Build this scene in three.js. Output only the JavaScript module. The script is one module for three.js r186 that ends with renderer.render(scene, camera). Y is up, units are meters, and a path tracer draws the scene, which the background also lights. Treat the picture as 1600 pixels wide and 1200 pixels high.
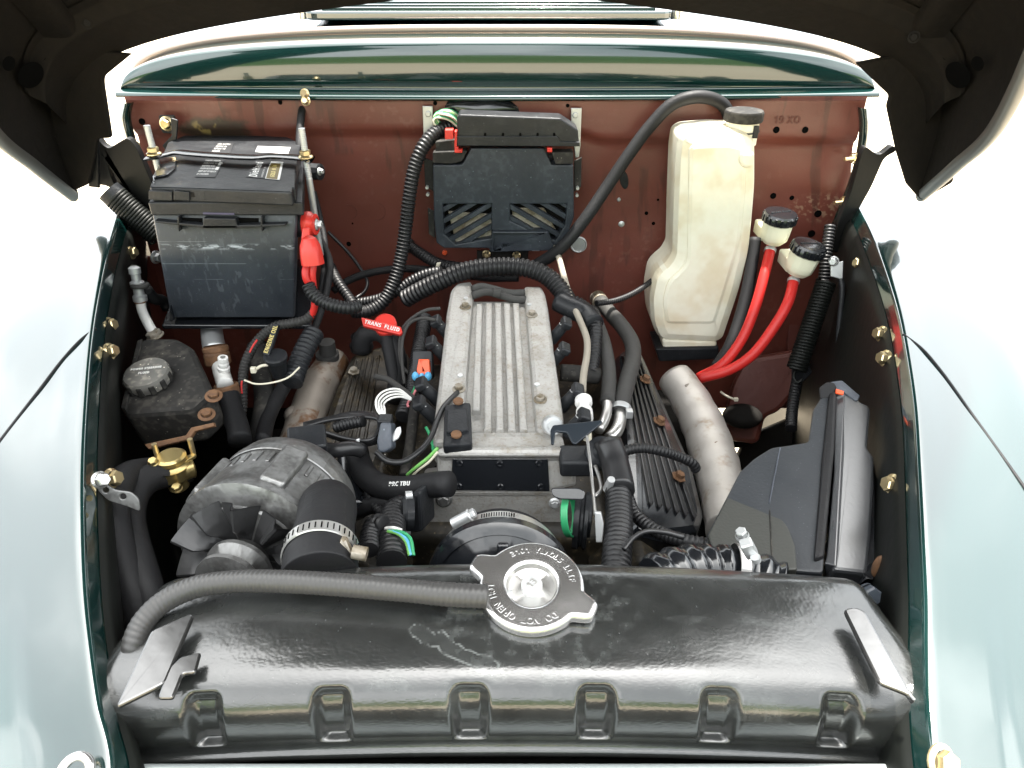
import * as THREE from 'three';
import { RoundedBoxGeometry } from 'three/addons/geometries/RoundedBoxGeometry.js';
import { mergeGeometries, mergeVertices, toCreasedNormals } from 'three/addons/utils/BufferGeometryUtils.js';
import { TextGeometry } from 'three/addons/geometries/TextGeometry.js';
import { FontLoader } from 'three/addons/loaders/FontLoader.js';

// ------------------------------------------------------------------ camera, sky, sun, exposure
const W = 1024, H = 768;
const FOCAL = 1109, PITCH = 32 * Math.PI / 180, EYE = new THREE.Vector3(0, 1.40, 0);
const scene = new THREE.Scene();
const camera = new THREE.PerspectiveCamera(2 * Math.atan(600 / FOCAL) * 180 / Math.PI, W / H, 0.02, 300);
camera.position.copy(EYE);
camera.rotation.set(-PITCH, 0, 0);
const SUN_DIR = new THREE.Vector3(0.03, 0.95, -0.24).normalize();

function hash(x, y, s = 0) {
  let h = (x * 374761393 + y * 668265263 + s * 974634777) | 0;
  h = Math.imul(h ^ (h >>> 13), 1274126177); h ^= h >>> 16;
  return ((h >>> 0) % 100003) / 100003;
}
function vnoise(x, y, s = 0, per = 0) {
  const xi = Math.floor(x), yi = Math.floor(y), fx = x - xi, fy = y - yi;
  const m = per ? (v) => ((v % per) + per) % per : (v) => v;
  const u = fx * fx * (3 - 2 * fx), v = fy * fy * (3 - 2 * fy);
  const a = hash(m(xi), m(yi), s), b = hash(m(xi + 1), m(yi), s), c = hash(m(xi), m(yi + 1), s), d = hash(m(xi + 1), m(yi + 1), s);
  return a + (b - a) * u + (c - a) * v + (a - b - c + d) * u * v;
}
function fbm(x, y, s = 0, per = 0, oct = 4) {
  let a = 0, w = 0.5, t = 0;
  for (let i = 0; i < oct; i++) { a += w * vnoise(x, y, s + i * 7, per); t += w; w *= 0.5; x *= 2; y *= 2; per *= 2; }
  return a / t;
}
const sstep = (a, b, x) => { const t = Math.min(1, Math.max(0, (x - a) / (b - a))); return t * t * (3 - 2 * t); };
const lerp = (a, b, t) => a + (b - a) * t;
let seed = 12345;
const rnd = () => { seed = (Math.imul(seed, 1664525) + 1013904223) >>> 0; return seed / 4294967296; };

{ // bright hazy summer sky: white veil, thin cloud, broad glare round the sun
  const w = 1024, h = 512, a = new Float32Array(w * h * 4), d = new THREE.Vector3();
  for (let j = 0; j < h; j++) for (let i = 0; i < w; i++) {
    const th = ((i + 0.5) / w - 0.5) * 2 * Math.PI, ph = ((j + 0.5) / h - 0.5) * Math.PI;
    d.set(Math.cos(ph) * Math.cos(th), Math.sin(ph), Math.cos(ph) * Math.sin(th));
    const el = Math.max(0, d.y), k = 1 / (el + 0.35);
    const c = sstep(0.38, 0.72, fbm(d.x * k * 2.2 + 20, d.z * k * 2.2 + 20, 5, 0, 6));
    const g = Math.max(0, d.dot(SUN_DIR)), glare = 2.1 * Math.pow(g, 5) + 2.4 * Math.pow(g, 40);
    const base = lerp(0.95, 0.55, Math.pow(el, 0.6));
    const o = (j * w + i) * 4, lum = d.y < 0 ? 0.35 : 1;
    a[o] = lum * (lerp(base * 0.93, 1.15, c) + glare);
    a[o + 1] = lum * (lerp(base * 0.99, 1.17, c) + glare * 0.98);
    a[o + 2] = lum * (lerp(base * 1.03, 1.18, c) + glare * 0.94);
    a[o + 3] = 1;
  }
  const t = new THREE.DataTexture(a, w, h, THREE.RGBAFormat, THREE.FloatType);
  t.mapping = THREE.EquirectangularReflectionMapping; t.magFilter = THREE.LinearFilter; t.minFilter = THREE.LinearFilter; t.needsUpdate = true;
  scene.background = t; scene.environment = t;
}
const sun = new THREE.DirectionalLight(new THREE.Color(1, 0.95, 0.87), 4.6);
sun.position.copy(SUN_DIR).multiplyScalar(12); sun.target.position.set(0, 1, -0.6);
sun.castShadow = true; sun.shadow.mapSize.set(4096, 4096); sun.shadow.radius = 4;
Object.assign(sun.shadow.camera, { left: -6, right: 6, top: 6, bottom: -6, near: 0.5, far: 30 });
scene.add(sun, sun.target);

const renderer = new THREE.WebGLRenderer({ antialias: true });
renderer.setSize(W, H);
renderer.toneMapping = THREE.LinearToneMapping;
renderer.toneMappingExposure = 4.1;
renderer.shadowMap.enabled = true;

const font = await new FontLoader().loadAsync('fonts/droid/droid_sans_bold.typeface.json');

// ------------------------------------------------------------------ measuring: a photograph pixel (1600 x 1200) to a point
const SP = Math.sin(PITCH), CP = Math.cos(PITCH);
const v3 = (x, y, z) => new THREE.Vector3(x, y, z);
function ray(px, py) { const a = (px - 800) / FOCAL, b = (600 - py) / FOCAL; return v3(a, b * CP - SP, -(CP + b * SP)); }
const P = (px, py, t) => ray(px, py).multiplyScalar(t).add(EYE);
const onY = (px, py, y) => { const r = ray(px, py); return r.multiplyScalar((y - EYE.y) / r.y).add(EYE); };
const onZ = (px, py, z) => { const r = ray(px, py); return r.multiplyScalar((z - EYE.z) / r.z).add(EYE); };
function plane(o, n) {
  n = n.clone().normalize();
  const ref = Math.abs(n.y) > 0.75 ? v3(0, 0, -1) : v3(0, 1, 0);
  const e1 = ref.clone().cross(n).normalize(), e2 = n.clone().cross(e1);
  return { o, n, e1, e2 };
}
const planeY = (y) => plane(v3(0, y, 0), v3(0, 1, 0));
const planeZ = (z) => plane(v3(0, 0, z), v3(0, 0, 1));
const plane3 = (a, b, c) => { const n = b.clone().sub(a).cross(c.clone().sub(a)); if (n.dot(EYE.clone().sub(a)) < 0) n.negate(); return plane(a.clone(), n); };
const onP = (px, py, pl) => { const r = ray(px, py); return r.multiplyScalar(pl.o.clone().sub(EYE).dot(pl.n) / r.dot(pl.n)).add(EYE); };
const flat = (p, pl) => { const d = p.clone().sub(pl.o); return new THREE.Vector2(d.dot(pl.e1), d.dot(pl.e2)); };
const lift = (u, v, pl, h = 0) => pl.o.clone().addScaledVector(pl.e1, u).addScaledVector(pl.e2, v).addScaledVector(pl.n, h);

// ------------------------------------------------------------------ geometry helpers (all in world metres)
const basis = (e1, e2, n, o) => new THREE.Matrix4().makeBasis(e1, e2, n).setPosition(o);
function axisMatrix(p, axis) { // local +y along axis
  const m = new THREE.Matrix4().makeRotationFromQuaternion(new THREE.Quaternion().setFromUnitVectors(v3(0, 1, 0), axis.clone().normalize()));
  return m.setPosition(p);
}
function slab2(pts, pl, th, bevel = 0.001, holes = [], seg = 2) {
  if (THREE.ShapeUtils.area(pts) < 0) pts = pts.slice().reverse();
  const s = new THREE.Shape(pts);
  for (const h of holes) s.holes.push(new THREE.Path(h));
  const d = Math.max(1e-5, th - 2 * bevel);
  const g = new THREE.ExtrudeGeometry(s, { depth: d, bevelEnabled: bevel > 0, bevelSize: bevel, bevelThickness: bevel, bevelOffset: -bevel, bevelSegments: seg, curveSegments: 8 });
  g.applyMatrix4(basis(pl.e1, pl.e2, pl.n, pl.o.clone().addScaledVector(pl.n, -(d + bevel))));
  return g;
}
function roundPoly(pts, r) { // rounded corners on a 2D polygon
  if (!r) return pts;
  const out = [], n = pts.length;
  for (let i = 0; i < n; i++) {
    const a = pts[(i + n - 1) % n], b = pts[i], c = pts[(i + 1) % n];
    const da = a.clone().sub(b), dc = c.clone().sub(b), k = Math.min(r, da.length() * 0.45, dc.length() * 0.45);
    const p = b.clone().addScaledVector(da.normalize(), k), q = b.clone().addScaledVector(dc.normalize(), k);
    for (let j = 0; j <= 4; j++) { const t = j / 4; out.push(p.clone().multiplyScalar((1 - t) ** 2).addScaledVector(b, 2 * t * (1 - t)).addScaledVector(q, t * t)); }
  }
  return out;
}
const outline = (px, pl, r = 0) => roundPoly(px.map(([x, y]) => flat(onP(x, y, pl), pl)), r);
const slab = (px, pl, th, { bevel = 0.001, r = 0, holes = [] } = {}) => slab2(outline(px, pl, r), pl, th, bevel, holes.map((h) => outline(h, pl, 0)));
function box(c, w, h, d, r = 0.002, rot = null) {
  const g = new RoundedBoxGeometry(w, h, d, 3, Math.min(r, w / 2.01, h / 2.01, d / 2.01));
  const m = new THREE.Matrix4();
  if (rot) m.makeRotationFromEuler(new THREE.Euler(...rot));
  return g.applyMatrix4(m.setPosition(c));
}
function pbox(px, py, pl, w, h, th, turn = 0, r = 0.0015) { // a block standing w x h on a plane, top face on it
  const o = onP(px, py, pl), c = Math.cos(turn), s = Math.sin(turn);
  const e1 = pl.e1.clone().multiplyScalar(c).addScaledVector(pl.e2, s), e2 = pl.n.clone().cross(e1);
  const g = new RoundedBoxGeometry(w, h, th, 3, Math.min(r, w / 2.01, h / 2.01, th / 2.01));
  return g.applyMatrix4(basis(e1, e2, pl.n, o.addScaledVector(pl.n, -th / 2)));
}
const cyl = (p, axis, r, h, r2 = r, seg = 28) => new THREE.CylinderGeometry(r2, r, h, seg).translate(0, h / 2, 0).applyMatrix4(axisMatrix(p, axis));
const lathe = (prof, p, axis, seg = 48) => toCreasedNormals(new THREE.LatheGeometry(prof.map(([r, y]) => new THREE.Vector2(r, y)), seg), 0.6).applyMatrix4(axisMatrix(p, axis));
const ball = (p, r, sx = 1, sy = 1, sz = 1) => new THREE.SphereGeometry(r, 20, 14).scale(sx, sy, sz).translate(p.x, p.y, p.z);
function hexBolt(p, axis, r, h = r * 1.1, fl = 1.45) {
  const pr = [[0, h], [r * 0.82, h], [r, h * 0.86], [r, h * 0.28]].map(([x, y]) => new THREE.Vector2(x, y)).reverse();
  const g = [toCreasedNormals(new THREE.LatheGeometry(pr, 6), 0.3), toCreasedNormals(new THREE.LatheGeometry([[r * fl, 0], [r * fl, h * 0.14], [r * 1.05, h * 0.34]].map(([x, y]) => new THREE.Vector2(x, y)), 20), 0.5)];
  return mergeGeometries(g).applyMatrix4(axisMatrix(p, axis));
}
const curve = (pts) => new THREE.CatmullRomCurve3(pts, false, 'centripetal');
const pts3 = (list) => list.map((q) => (q.isVector3 ? q : P(q[0], q[1], q[2])));
function ringTube(c, n, radial, rad, caps = true) { // tube whose radius rad(s, len) varies with length
  const fr = c.computeFrenetFrames(n, false), L = c.getLength(), pos = [], idx = [], p = v3(), d = v3();
  for (let i = 0; i <= n; i++) {
    c.getPointAt(i / n, p);
    for (let j = 0; j <= radial; j++) {
      const a = j / radial * 2 * Math.PI, r = rad(i / n * L, L, a);
      d.copy(fr.normals[i]).multiplyScalar(Math.cos(a)).addScaledVector(fr.binormals[i], Math.sin(a));
      pos.push(p.x + d.x * r, p.y + d.y * r, p.z + d.z * r);
    }
  }
  const k = radial + 1;
  for (let i = 0; i < n; i++) for (let j = 0; j < radial; j++) { const a = i * k + j; idx.push(a, a + 1, a + k, a + 1, a + k + 1, a + k); }
  if (caps) for (const i of [0, n]) {
    c.getPointAt(i / n, p); const o = pos.length / 3; pos.push(p.x, p.y, p.z);
    for (let j = 0; j < radial; j++) i ? idx.push(o, i * k + j, i * k + j + 1) : idx.push(o, i * k + j + 1, i * k + j);
  }
  const g = new THREE.BufferGeometry();
  g.setAttribute('position', new THREE.Float32BufferAttribute(pos, 3)); g.setIndex(idx); g.computeVertexNormals();
  // weld the seam normals
  const nn = g.attributes.normal;
  for (let i = 0; i <= n; i++) { const a = i * k, b = a + radial; const x = v3(nn.getX(a) + nn.getX(b), nn.getY(a) + nn.getY(b), nn.getZ(a) + nn.getZ(b)).normalize(); nn.setXYZ(a, x.x, x.y, x.z); nn.setXYZ(b, x.x, x.y, x.z); }
  g.setAttribute('uv', new THREE.Float32BufferAttribute(new Float32Array(pos.length / 3 * 2), 2));
  return g;
}
function tube(list, r, radial = 16, wob = 0) {
  const c = curve(pts3(list)), L = c.getLength();
  return ringTube(c, Math.max(12, Math.ceil(L / Math.max(0.004, r * 0.7))), radial, (s, l, a) => r * (1 + wob * (vnoise(s * 60, a, 3) - 0.5)));
}
function conduit(list, r, pitch = 0.0052, depth = 0.13) { // split corrugated loom
  const c = curve(pts3(list)), L = c.getLength(), n = Math.ceil(L / pitch * 6);
  return ringTube(c, n, 14, (s) => r * (1 - depth * sstep(0.45, 0.75, Math.abs(((s / pitch) % 1) * 2 - 1))));
}
function coilSpring(a, b, R, r, turns) {
  const ax = b.clone().sub(a), L = ax.length(); ax.normalize();
  const e1 = ax.clone().cross(v3(0.3, 0.2, 1)).normalize(), e2 = ax.clone().cross(e1), pts = [];
  for (let i = 0; i <= turns * 16; i++) { const t = i / (turns * 16), q = t * turns * 2 * Math.PI; pts.push(a.clone().addScaledVector(ax, t * L).addScaledVector(e1, Math.cos(q) * R).addScaledVector(e2, Math.sin(q) * R)); }
  return new THREE.TubeGeometry(new THREE.CatmullRomCurve3(pts), turns * 24, r, 8);
}
function grid(nu, nv, f) { // smooth sheet through f(u, v)
  const pos = [], uv = [], idx = [];
  for (let j = 0; j <= nv; j++) for (let i = 0; i <= nu; i++) { const p = f(i / nu, j / nv); pos.push(p.x, p.y, p.z); uv.push(p.u ?? i / nu, p.v ?? j / nv); }
  for (let j = 0; j < nv; j++) for (let i = 0; i < nu; i++) { const a = j * (nu + 1) + i; idx.push(a, a + 1, a + nu + 1, a + 1, a + nu + 2, a + nu + 1); }
  const g = new THREE.BufferGeometry();
  g.setAttribute('position', new THREE.Float32BufferAttribute(pos, 3)); g.setAttribute('uv', new THREE.Float32BufferAttribute(uv, 2)); g.setIndex(idx); g.computeVertexNormals();
  return g;
}
function text(str, size, pl, at, turn = 0, th = 0.0004, squeeze = 1) {
  const g = new TextGeometry(str, { font, size, depth: th, curveSegments: 3, bevelEnabled: false });
  g.computeBoundingBox(); const b = g.boundingBox;
  g.translate(-(b.min.x + b.max.x) / 2, -(b.min.y + b.max.y) / 2, 0).scale(squeeze, 1, 1);
  const c = Math.cos(turn), s = Math.sin(turn), e1 = pl.e1.clone().multiplyScalar(c).addScaledVector(pl.e2, s);
  return g.applyMatrix4(basis(e1, pl.n.clone().cross(e1), pl.n, at));
}
function boxUV(g) { // uv in metres from the face's main direction
  if (g.index) g = g.toNonIndexed();
  const p = g.attributes.position, uv = new Float32Array(p.count * 2), a = v3(), b = v3(), c = v3();
  for (let i = 0; i < p.count; i += 3) {
    a.fromBufferAttribute(p, i); b.fromBufferAttribute(p, i + 1); c.fromBufferAttribute(p, i + 2);
    const n = b.clone().sub(a).cross(c.clone().sub(a)), x = Math.abs(n.x), y = Math.abs(n.y), z = Math.abs(n.z);
    [a, b, c].forEach((q, k) => { const [u, v] = y >= x && y >= z ? [q.x, -q.z] : z >= x ? [q.x, q.y] : [q.z, q.y]; uv[(i + k) * 2] = u; uv[(i + k) * 2 + 1] = v; });
  }
  g.setAttribute('uv', new THREE.BufferAttribute(uv, 2));
  for (const k of Object.keys(g.attributes)) if (!['position', 'normal', 'uv'].includes(k)) g.deleteAttribute(k);
  return g;
}

// ------------------------------------------------------------------ things, parts
const names = {};
const numbered = (n) => { const k = names[n] = (names[n] ?? -1) + 1; return k ? `${n}_${String(k).padStart(3, '0')}` : n; };
function thing(name, label, category, at = v3(0, 0, 0), group = null) {
  const o = new THREE.Group(); o.name = numbered(name); o.position.copy(at); o.userData = { label, category };
  if (group) o.userData.group = group;
  o.userData.base = undefined; delete o.userData.base;
  scene.add(o); return o;
}
const originOf = (o) => { const p = v3(); for (let q = o; q && q !== scene; q = q.parent) p.add(q.position); return p; };
function part(name, geos, mat, parent, opt = {}) {
  geos = [].concat(geos);
  if (!opt.keepUV) geos = geos.map(boxUV);
  const g = geos.length > 1 ? mergeGeometries(geos) : geos[0];
  if (!g) throw new Error('no geometry for ' + name);
  const o = originOf(parent); g.translate(-o.x, -o.y, -o.z);
  const m = new THREE.Mesh(g, mat); m.name = numbered(name); m.castShadow = m.receiveShadow = true;
  if (opt.label) m.userData.label = opt.label;
  if (opt.kind) m.userData.kind = opt.kind;
  parent.add(m); return m;
}
function single(name, label, category, geos, mat, group = null, opt = {}) {
  geos = [].concat(geos); const g0 = geos[0]; g0.computeBoundingBox(); const at = g0.boundingBox.getCenter(v3());
  const gs = opt.keepUV ? geos : geos.map(boxUV), g = gs.length > 1 ? mergeGeometries(gs) : gs[0];
  g.translate(-at.x, -at.y, -at.z);
  const m = new THREE.Mesh(g, mat); m.name = numbered(name); m.position.copy(at); m.castShadow = m.receiveShadow = true;
  m.userData = { label, category }; if (group) m.userData.group = group;
  scene.add(m); return m;
}
function struct(name, geos, mat) { const m = part(name, geos, mat, scene); m.userData.kind = 'structure'; return m; }

// ------------------------------------------------------------------ materials
function tex(n, rep, fn, srgb = false, wrap = true) {
  const [w, h] = Array.isArray(n) ? n : [n, n], a = new Uint8Array(w * h * 4);
  for (let j = 0; j < h; j++) for (let i = 0; i < w; i++) {
    const c = fn(i / w, j / h, i, j), o = (j * w + i) * 4;
    if (typeof c === 'number') a[o] = a[o + 1] = a[o + 2] = Math.max(0, Math.min(255, c * 255)); else for (let k = 0; k < 3; k++) a[o + k] = Math.max(0, Math.min(255, c[k] * 255));
    a[o + 3] = 255;
  }
  const t = new THREE.DataTexture(a, w, h);
  t.magFilter = THREE.LinearFilter; t.minFilter = THREE.LinearMipmapLinearFilter; t.generateMipmaps = true;
  if (wrap) { t.wrapS = t.wrapT = THREE.RepeatWrapping; t.repeat.set(rep, rep); }
  if (srgb) t.colorSpace = THREE.SRGBColorSpace;
  t.needsUpdate = true; return t;
}
const mixc = (a, b, t) => [lerp(a[0], b[0], t), lerp(a[1], b[1], t), lerp(a[2], b[2], t)];
const L2S = (c) => c.map((x) => (x <= 0.0031308 ? 12.92 * x : 1.055 * Math.pow(x, 1 / 2.4) - 0.055));
// dust and scuffs on dark plastic and rubber; the colour pattern multiplies the material colour
const scuff = (dark, light, amount, s) => tex(512, 5, (u, v, i, j) => {
  const f = fbm(u * 8, v * 8, s, 8), g = fbm(u * 40, v * 40, s + 3, 40, 2);
  let t = 0.10 * f + 0.35 * amount * sstep(0.50, 0.75, f * 0.4 + g * 0.6);
  const cx = Math.floor(i / 7), cy = Math.floor(j / 7);
  if (hash(cx, cy, s + 9) > 0.972) { const dx = i / 7 - cx - 0.5, dy = j / 7 - cy - 0.5, rr = 0.08 + 0.22 * hash(cx, cy, s + 11); if (dx * dx + dy * dy < rr * rr) t += 0.7 * amount + 0.25; }
  return L2S(mixc(dark, light, Math.min(1, t)));
}, true);
const roughTex = (lo, hi, s, k = 10, rep = 5) => tex(256, rep, (u, v) => lerp(lo, hi, fbm(u * k, v * k, s, k, 4)));
const grainTex = (s, k = 64, rep = 8) => tex(256, rep, (u, v) => fbm(u * k, v * k, s, k, 3));
const fineGrain = grainTex(31), coarseGrain = grainTex(33, 20, 6);
const std = (o) => new THREE.MeshStandardMaterial(o), phys = (o) => new THREE.MeshPhysicalMaterial(o);
const rgb = (r, g, b) => new THREE.Color().setRGB(r, g, b);

const mapPlastic = scuff([0.010, 0.011, 0.013], [0.10, 0.105, 0.11], 0.18, 1);
const mapDusty = scuff([0.014, 0.014, 0.014], [0.22, 0.20, 0.17], 0.40, 2);
const mapOily = scuff([0.005, 0.005, 0.005], [0.30, 0.23, 0.13], 0.34, 4);
const rMid = roughTex(0.30, 0.60, 5), rSoft = roughTex(0.5, 0.85, 6);
const M = {};
M.plastic = std({ map: mapPlastic, roughnessMap: rMid, roughness: 1, bumpMap: fineGrain, bumpScale: 0.0002 });
M.slate = std({ color: rgb(2.0, 2.2, 2.4), map: mapPlastic, roughnessMap: rMid, roughness: 1.05, bumpMap: fineGrain, bumpScale: 0.0002 });
M.greyBox = std({ color: rgb(3.4, 3.7, 4.1), map: mapPlastic, roughnessMap: rMid, roughness: 1.0, bumpMap: fineGrain, bumpScale: 0.0002 });
M.dusty = std({ map: mapDusty, roughnessMap: rSoft, roughness: 1, bumpMap: coarseGrain, bumpScale: 0.0005 });
M.oily = std({ map: mapOily, roughnessMap: roughTex(0.15, 0.8, 8), roughness: 1, bumpMap: coarseGrain, bumpScale: 0.0006 });
M.rubber = std({ color: rgb(0.013, 0.013, 0.014), roughnessMap: rSoft, roughness: 0.85, bumpMap: fineGrain, bumpScale: 0.0002 });
M.rubberGrey = std({ color: rgb(0.050, 0.049, 0.047), roughnessMap: rSoft, roughness: 0.9, bumpMap: coarseGrain, bumpScale: 0.0003 });
M.loom = std({ color: rgb(0.010, 0.010, 0.011), roughnessMap: roughTex(0.32, 0.6, 52), roughness: 1 });
M.loomDusty = std({ color: rgb(0.03, 0.029, 0.028), roughness: 0.5 });
M.wireBlack = std({ color: rgb(0.015, 0.015, 0.016), roughness: 0.35 });
M.gloss = phys({ color: rgb(0.008, 0.009, 0.011), roughness: 0.22, clearcoat: 0.6, clearcoatRoughness: 0.12, bumpMap: coarseGrain, bumpScale: 0.0002 });
M.dark = std({ color: rgb(0.012, 0.011, 0.010), roughness: 0.75, bumpMap: coarseGrain, bumpScale: 0.0006 });
M.paintBlack = phys({ color: rgb(0.006, 0.007, 0.006), roughness: 0.5, specularIntensity: 0.45, bumpMap: coarseGrain, bumpScale: 0.0002 });
M.alloy = std({ map: tex(512, 7, (u, v) => { const f = fbm(u * 10, v * 10, 21, 10), g = fbm(u * 60, v * 60, 22, 60, 2); return L2S(mixc([0.40, 0.39, 0.37], [0.26, 0.23, 0.18], 0.4 * sstep(0.45, 0.8, f) + 0.35 * sstep(0.55, 0.75, g))); }, true), metalness: 0.45, roughnessMap: roughTex(0.40, 0.66, 23), roughness: 1, bumpMap: fineGrain, bumpScale: 0.0004 });
M.alloyDirty = std({ map: tex(512, 7, (u, v) => { const f = fbm(u * 12, v * 12, 25, 12), g = fbm(u * 50, v * 50, 26, 50, 2); return L2S(mixc([0.36, 0.33, 0.28], [0.13, 0.10, 0.06], sstep(0.3, 0.8, f) * 0.8 + 0.3 * g)); }, true), metalness: 0.35, roughness: 0.6, bumpMap: fineGrain, bumpScale: 0.0006 });
M.castGrey = std({ map: tex(512, 6, (u, v) => { const f = fbm(u * 9, v * 9, 28, 9), g = fbm(u * 70, v * 70, 29, 70, 2); return L2S(mixc([0.24, 0.24, 0.236], [0.13, 0.128, 0.124], sstep(0.35, 0.75, f * 0.7 + g * 0.3))); }, true), metalness: 0.75, roughnessMap: roughTex(0.28, 0.5, 30), roughness: 1, bumpMap: coarseGrain, bumpScale: 0.0006 });
M.heat = std({ map: tex(512, 6, (u, v) => { const f = fbm(u * 7, v * 7, 41, 7), g = fbm(u * 45, v * 45, 42, 45, 3); return L2S(mixc([0.24, 0.21, 0.18], [0.13, 0.065, 0.03], sstep(0.5, 0.72, f * 0.75 + g * 0.25))); }, true), metalness: 0.4, roughness: 0.55, bumpMap: coarseGrain, bumpScale: 0.0004 });
M.heatPale = std({ map: tex(512, 6, (u, v) => { const f = fbm(u * 7, v * 7, 44, 7), g = fbm(u * 45, v * 45, 45, 45, 3); return L2S(mixc([0.44, 0.415, 0.385], [0.27, 0.20, 0.14], 0.7 * sstep(0.60, 0.85, f * 0.75 + g * 0.25))); }, true), metalness: 0.5, roughness: 0.48, bumpMap: coarseGrain, bumpScale: 0.0004 });
M.rust = std({ map: tex(256, 30, (u, v) => L2S(mixc([0.20, 0.10, 0.045], [0.09, 0.05, 0.03], fbm(u * 8, v * 8, 47, 8)))), roughness: 0.75, metalness: 0.2 }); M.rust.map.colorSpace = THREE.SRGBColorSpace;
M.steel = std({ color: rgb(0.55, 0.54, 0.52), metalness: 0.9, roughnessMap: roughTex(0.22, 0.5, 48), roughness: 1 });
M.zinc = std({ color: rgb(0.52, 0.53, 0.53), metalness: 0.65, roughness: 0.42 });
M.cad = std({ color: rgb(0.75, 0.60, 0.34), metalness: 0.9, roughness: 0.28 });
M.brass = std({ color: rgb(0.46, 0.36, 0.16), metalness: 0.9, roughnessMap: roughTex(0.22, 0.5, 49), roughness: 1 });
M.chrome = std({ color: rgb(0.66, 0.655, 0.65), metalness: 0.95, roughnessMap: roughTex(0.17, 0.28, 50), roughness: 1 });
M.red = std({ color: rgb(0.62, 0.035, 0.025), roughness: 0.4 });
M.redHose = std({ color: rgb(0.52, 0.022, 0.018), roughness: 0.42, bumpMap: fineGrain, bumpScale: 0.0002 });
M.orange = std({ color: rgb(0.75, 0.10, 0.03), roughness: 0.4 });
M.blue = std({ color: rgb(0.10, 0.38, 0.62), roughness: 0.4 });
M.green = std({ color: rgb(0.03, 0.30, 0.12), roughness: 0.4 });
M.lime = std({ color: rgb(0.16, 0.42, 0.10), roughness: 0.4 });
M.pink = std({ color: rgb(0.62, 0.20, 0.22), roughness: 0.45 });
M.white = std({ color: rgb(0.70, 0.69, 0.66), roughness: 0.5 });
M.ivory = std({ color: rgb(0.62, 0.58, 0.46), roughness: 0.5 });
M.print = std({ color: rgb(0.72, 0.72, 0.70), roughness: 0.6 });
M.printGold = std({ color: rgb(0.52, 0.42, 0.14), roughness: 0.5 });
M.poly = phys({ map: tex(512, 4, (u, v) => { const f = fbm(u * 6, v * 6, 51, 6), g = fbm(u * 30, v * 30, 52, 30, 2); return L2S(mixc([0.83, 0.80, 0.66], [0.62, 0.50, 0.30], 0.40 * sstep(0.48, 0.75, f) + 0.16 * g)); }, true), roughness: 0.42, bumpMap: coarseGrain, bumpScale: 0.0005, sheen: 0 });
M.polyPale = phys({ color: rgb(0.74, 0.73, 0.56), roughness: 0.35 });
M.paint = phys({ color: rgb(0.004, 0.022, 0.020), metalness: 0.12, roughness: 0.14, ior: 1.95, clearcoat: 1, clearcoatRoughness: 0.03, bumpMap: tex(256, 3, (u, v) => fbm(u * 40, v * 40, 61, 40, 2)), bumpScale: 0.00003 });
M.firewall = phys({ map: tex([1024, 512], 1, (u, v) => {
  const f = fbm(u * 16, v * 8, 71, 16), g = fbm(u * 130, v * 65, 72, 130, 3);
  let c = mixc([0.165, 0.047, 0.034], [0.115, 0.036, 0.026], f);
  c = mixc(c, [0.20, 0.09, 0.07], 0.35 * sstep(0.62, 0.8, g) * sstep(0.5, 0.7, fbm(u * 5, v * 4, 73, 0)));
  const X = lerp(-0.53, 0.486, u), Y = lerp(0.70, 1.2195, v), n1 = fbm(X * 70, Y * 70, 75), n2 = fbm(X * 260, Y * 260, 76, 0, 3);
  const spot = (x, y, rx, ry) => Math.max(0, 1 - Math.hypot((X - x) / rx, (Y - y) / ry));
  c = mixc(c, [0.035, 0.028, 0.020], 0.9 * sstep(0.25, 0.55, spot(-0.415, 1.172, 0.085, 0.030) + 0.5 * (n1 - 0.5)));
  c = mixc(c, [0.26, 0.19, 0.07], sstep(0.62, 0.75, n1) * sstep(0.3, 0.6, spot(-0.42, 1.178, 0.05, 0.02)));
  c = mixc(c, [0.42, 0.30, 0.20], 0.45 * sstep(0.52, 0.68, n2) * sstep(0.05, 0.5, spot(0.445, 1.06, 0.06, 0.028)));
  c = mixc(c, [0.05, 0.022, 0.017], 0.55 * sstep(0.60, 0.72, fbm(X * 60, Y * 9, 78)) * sstep(0.45, 0.6, fbm(X * 12, Y * 12, 79)));
  return L2S(c);
}, true, false), roughnessMap: roughTex(0.28, 0.48, 74, 8, 4), roughness: 1, bumpMap: fineGrain, bumpScale: 0.0001 });
M.oxide = phys({ color: rgb(0.10, 0.026, 0.018), roughness: 0.5, bumpMap: coarseGrain, bumpScale: 0.0004 });
M.underHood = std({ map: tex(512, 2, (u, v) => { const f = fbm(u * 8, v * 8, 81, 8), g = fbm(u * 60, v * 60, 82, 60, 2); return L2S(mixc([0.006, 0.0055, 0.005], [0.015, 0.012, 0.009], f * 0.7 + 0.3 * g)); }, true), roughness: 0.8, bumpMap: coarseGrain, bumpScale: 0.0006 });
M.concrete = std({ map: tex(1024, 0.25, (u, v) => { const f = fbm(u * 6, v * 6, 91, 6, 5), g = fbm(u * 120, v * 120, 92, 120, 3); return L2S(mixc([0.50, 0.43, 0.32], [0.36, 0.30, 0.22], f * 0.6 + g * 0.4)); }, true), roughness: 0.9 });
M.grass = std({ map: tex(512, 0.5, (u, v) => L2S(mixc([0.03, 0.07, 0.015], [0.09, 0.13, 0.03], fbm(u * 20, v * 20, 95, 20)))), roughness: 1 }); M.grass.map.colorSpace = THREE.SRGBColorSpace;
M.hole = std({ color: rgb(0.004, 0.004, 0.004), roughness: 1 });
M.fan = std({ color: rgb(0.055, 0.055, 0.056), metalness: 0.55, roughness: 0.42, bumpMap: coarseGrain, bumpScale: 0.0003 });
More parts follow.
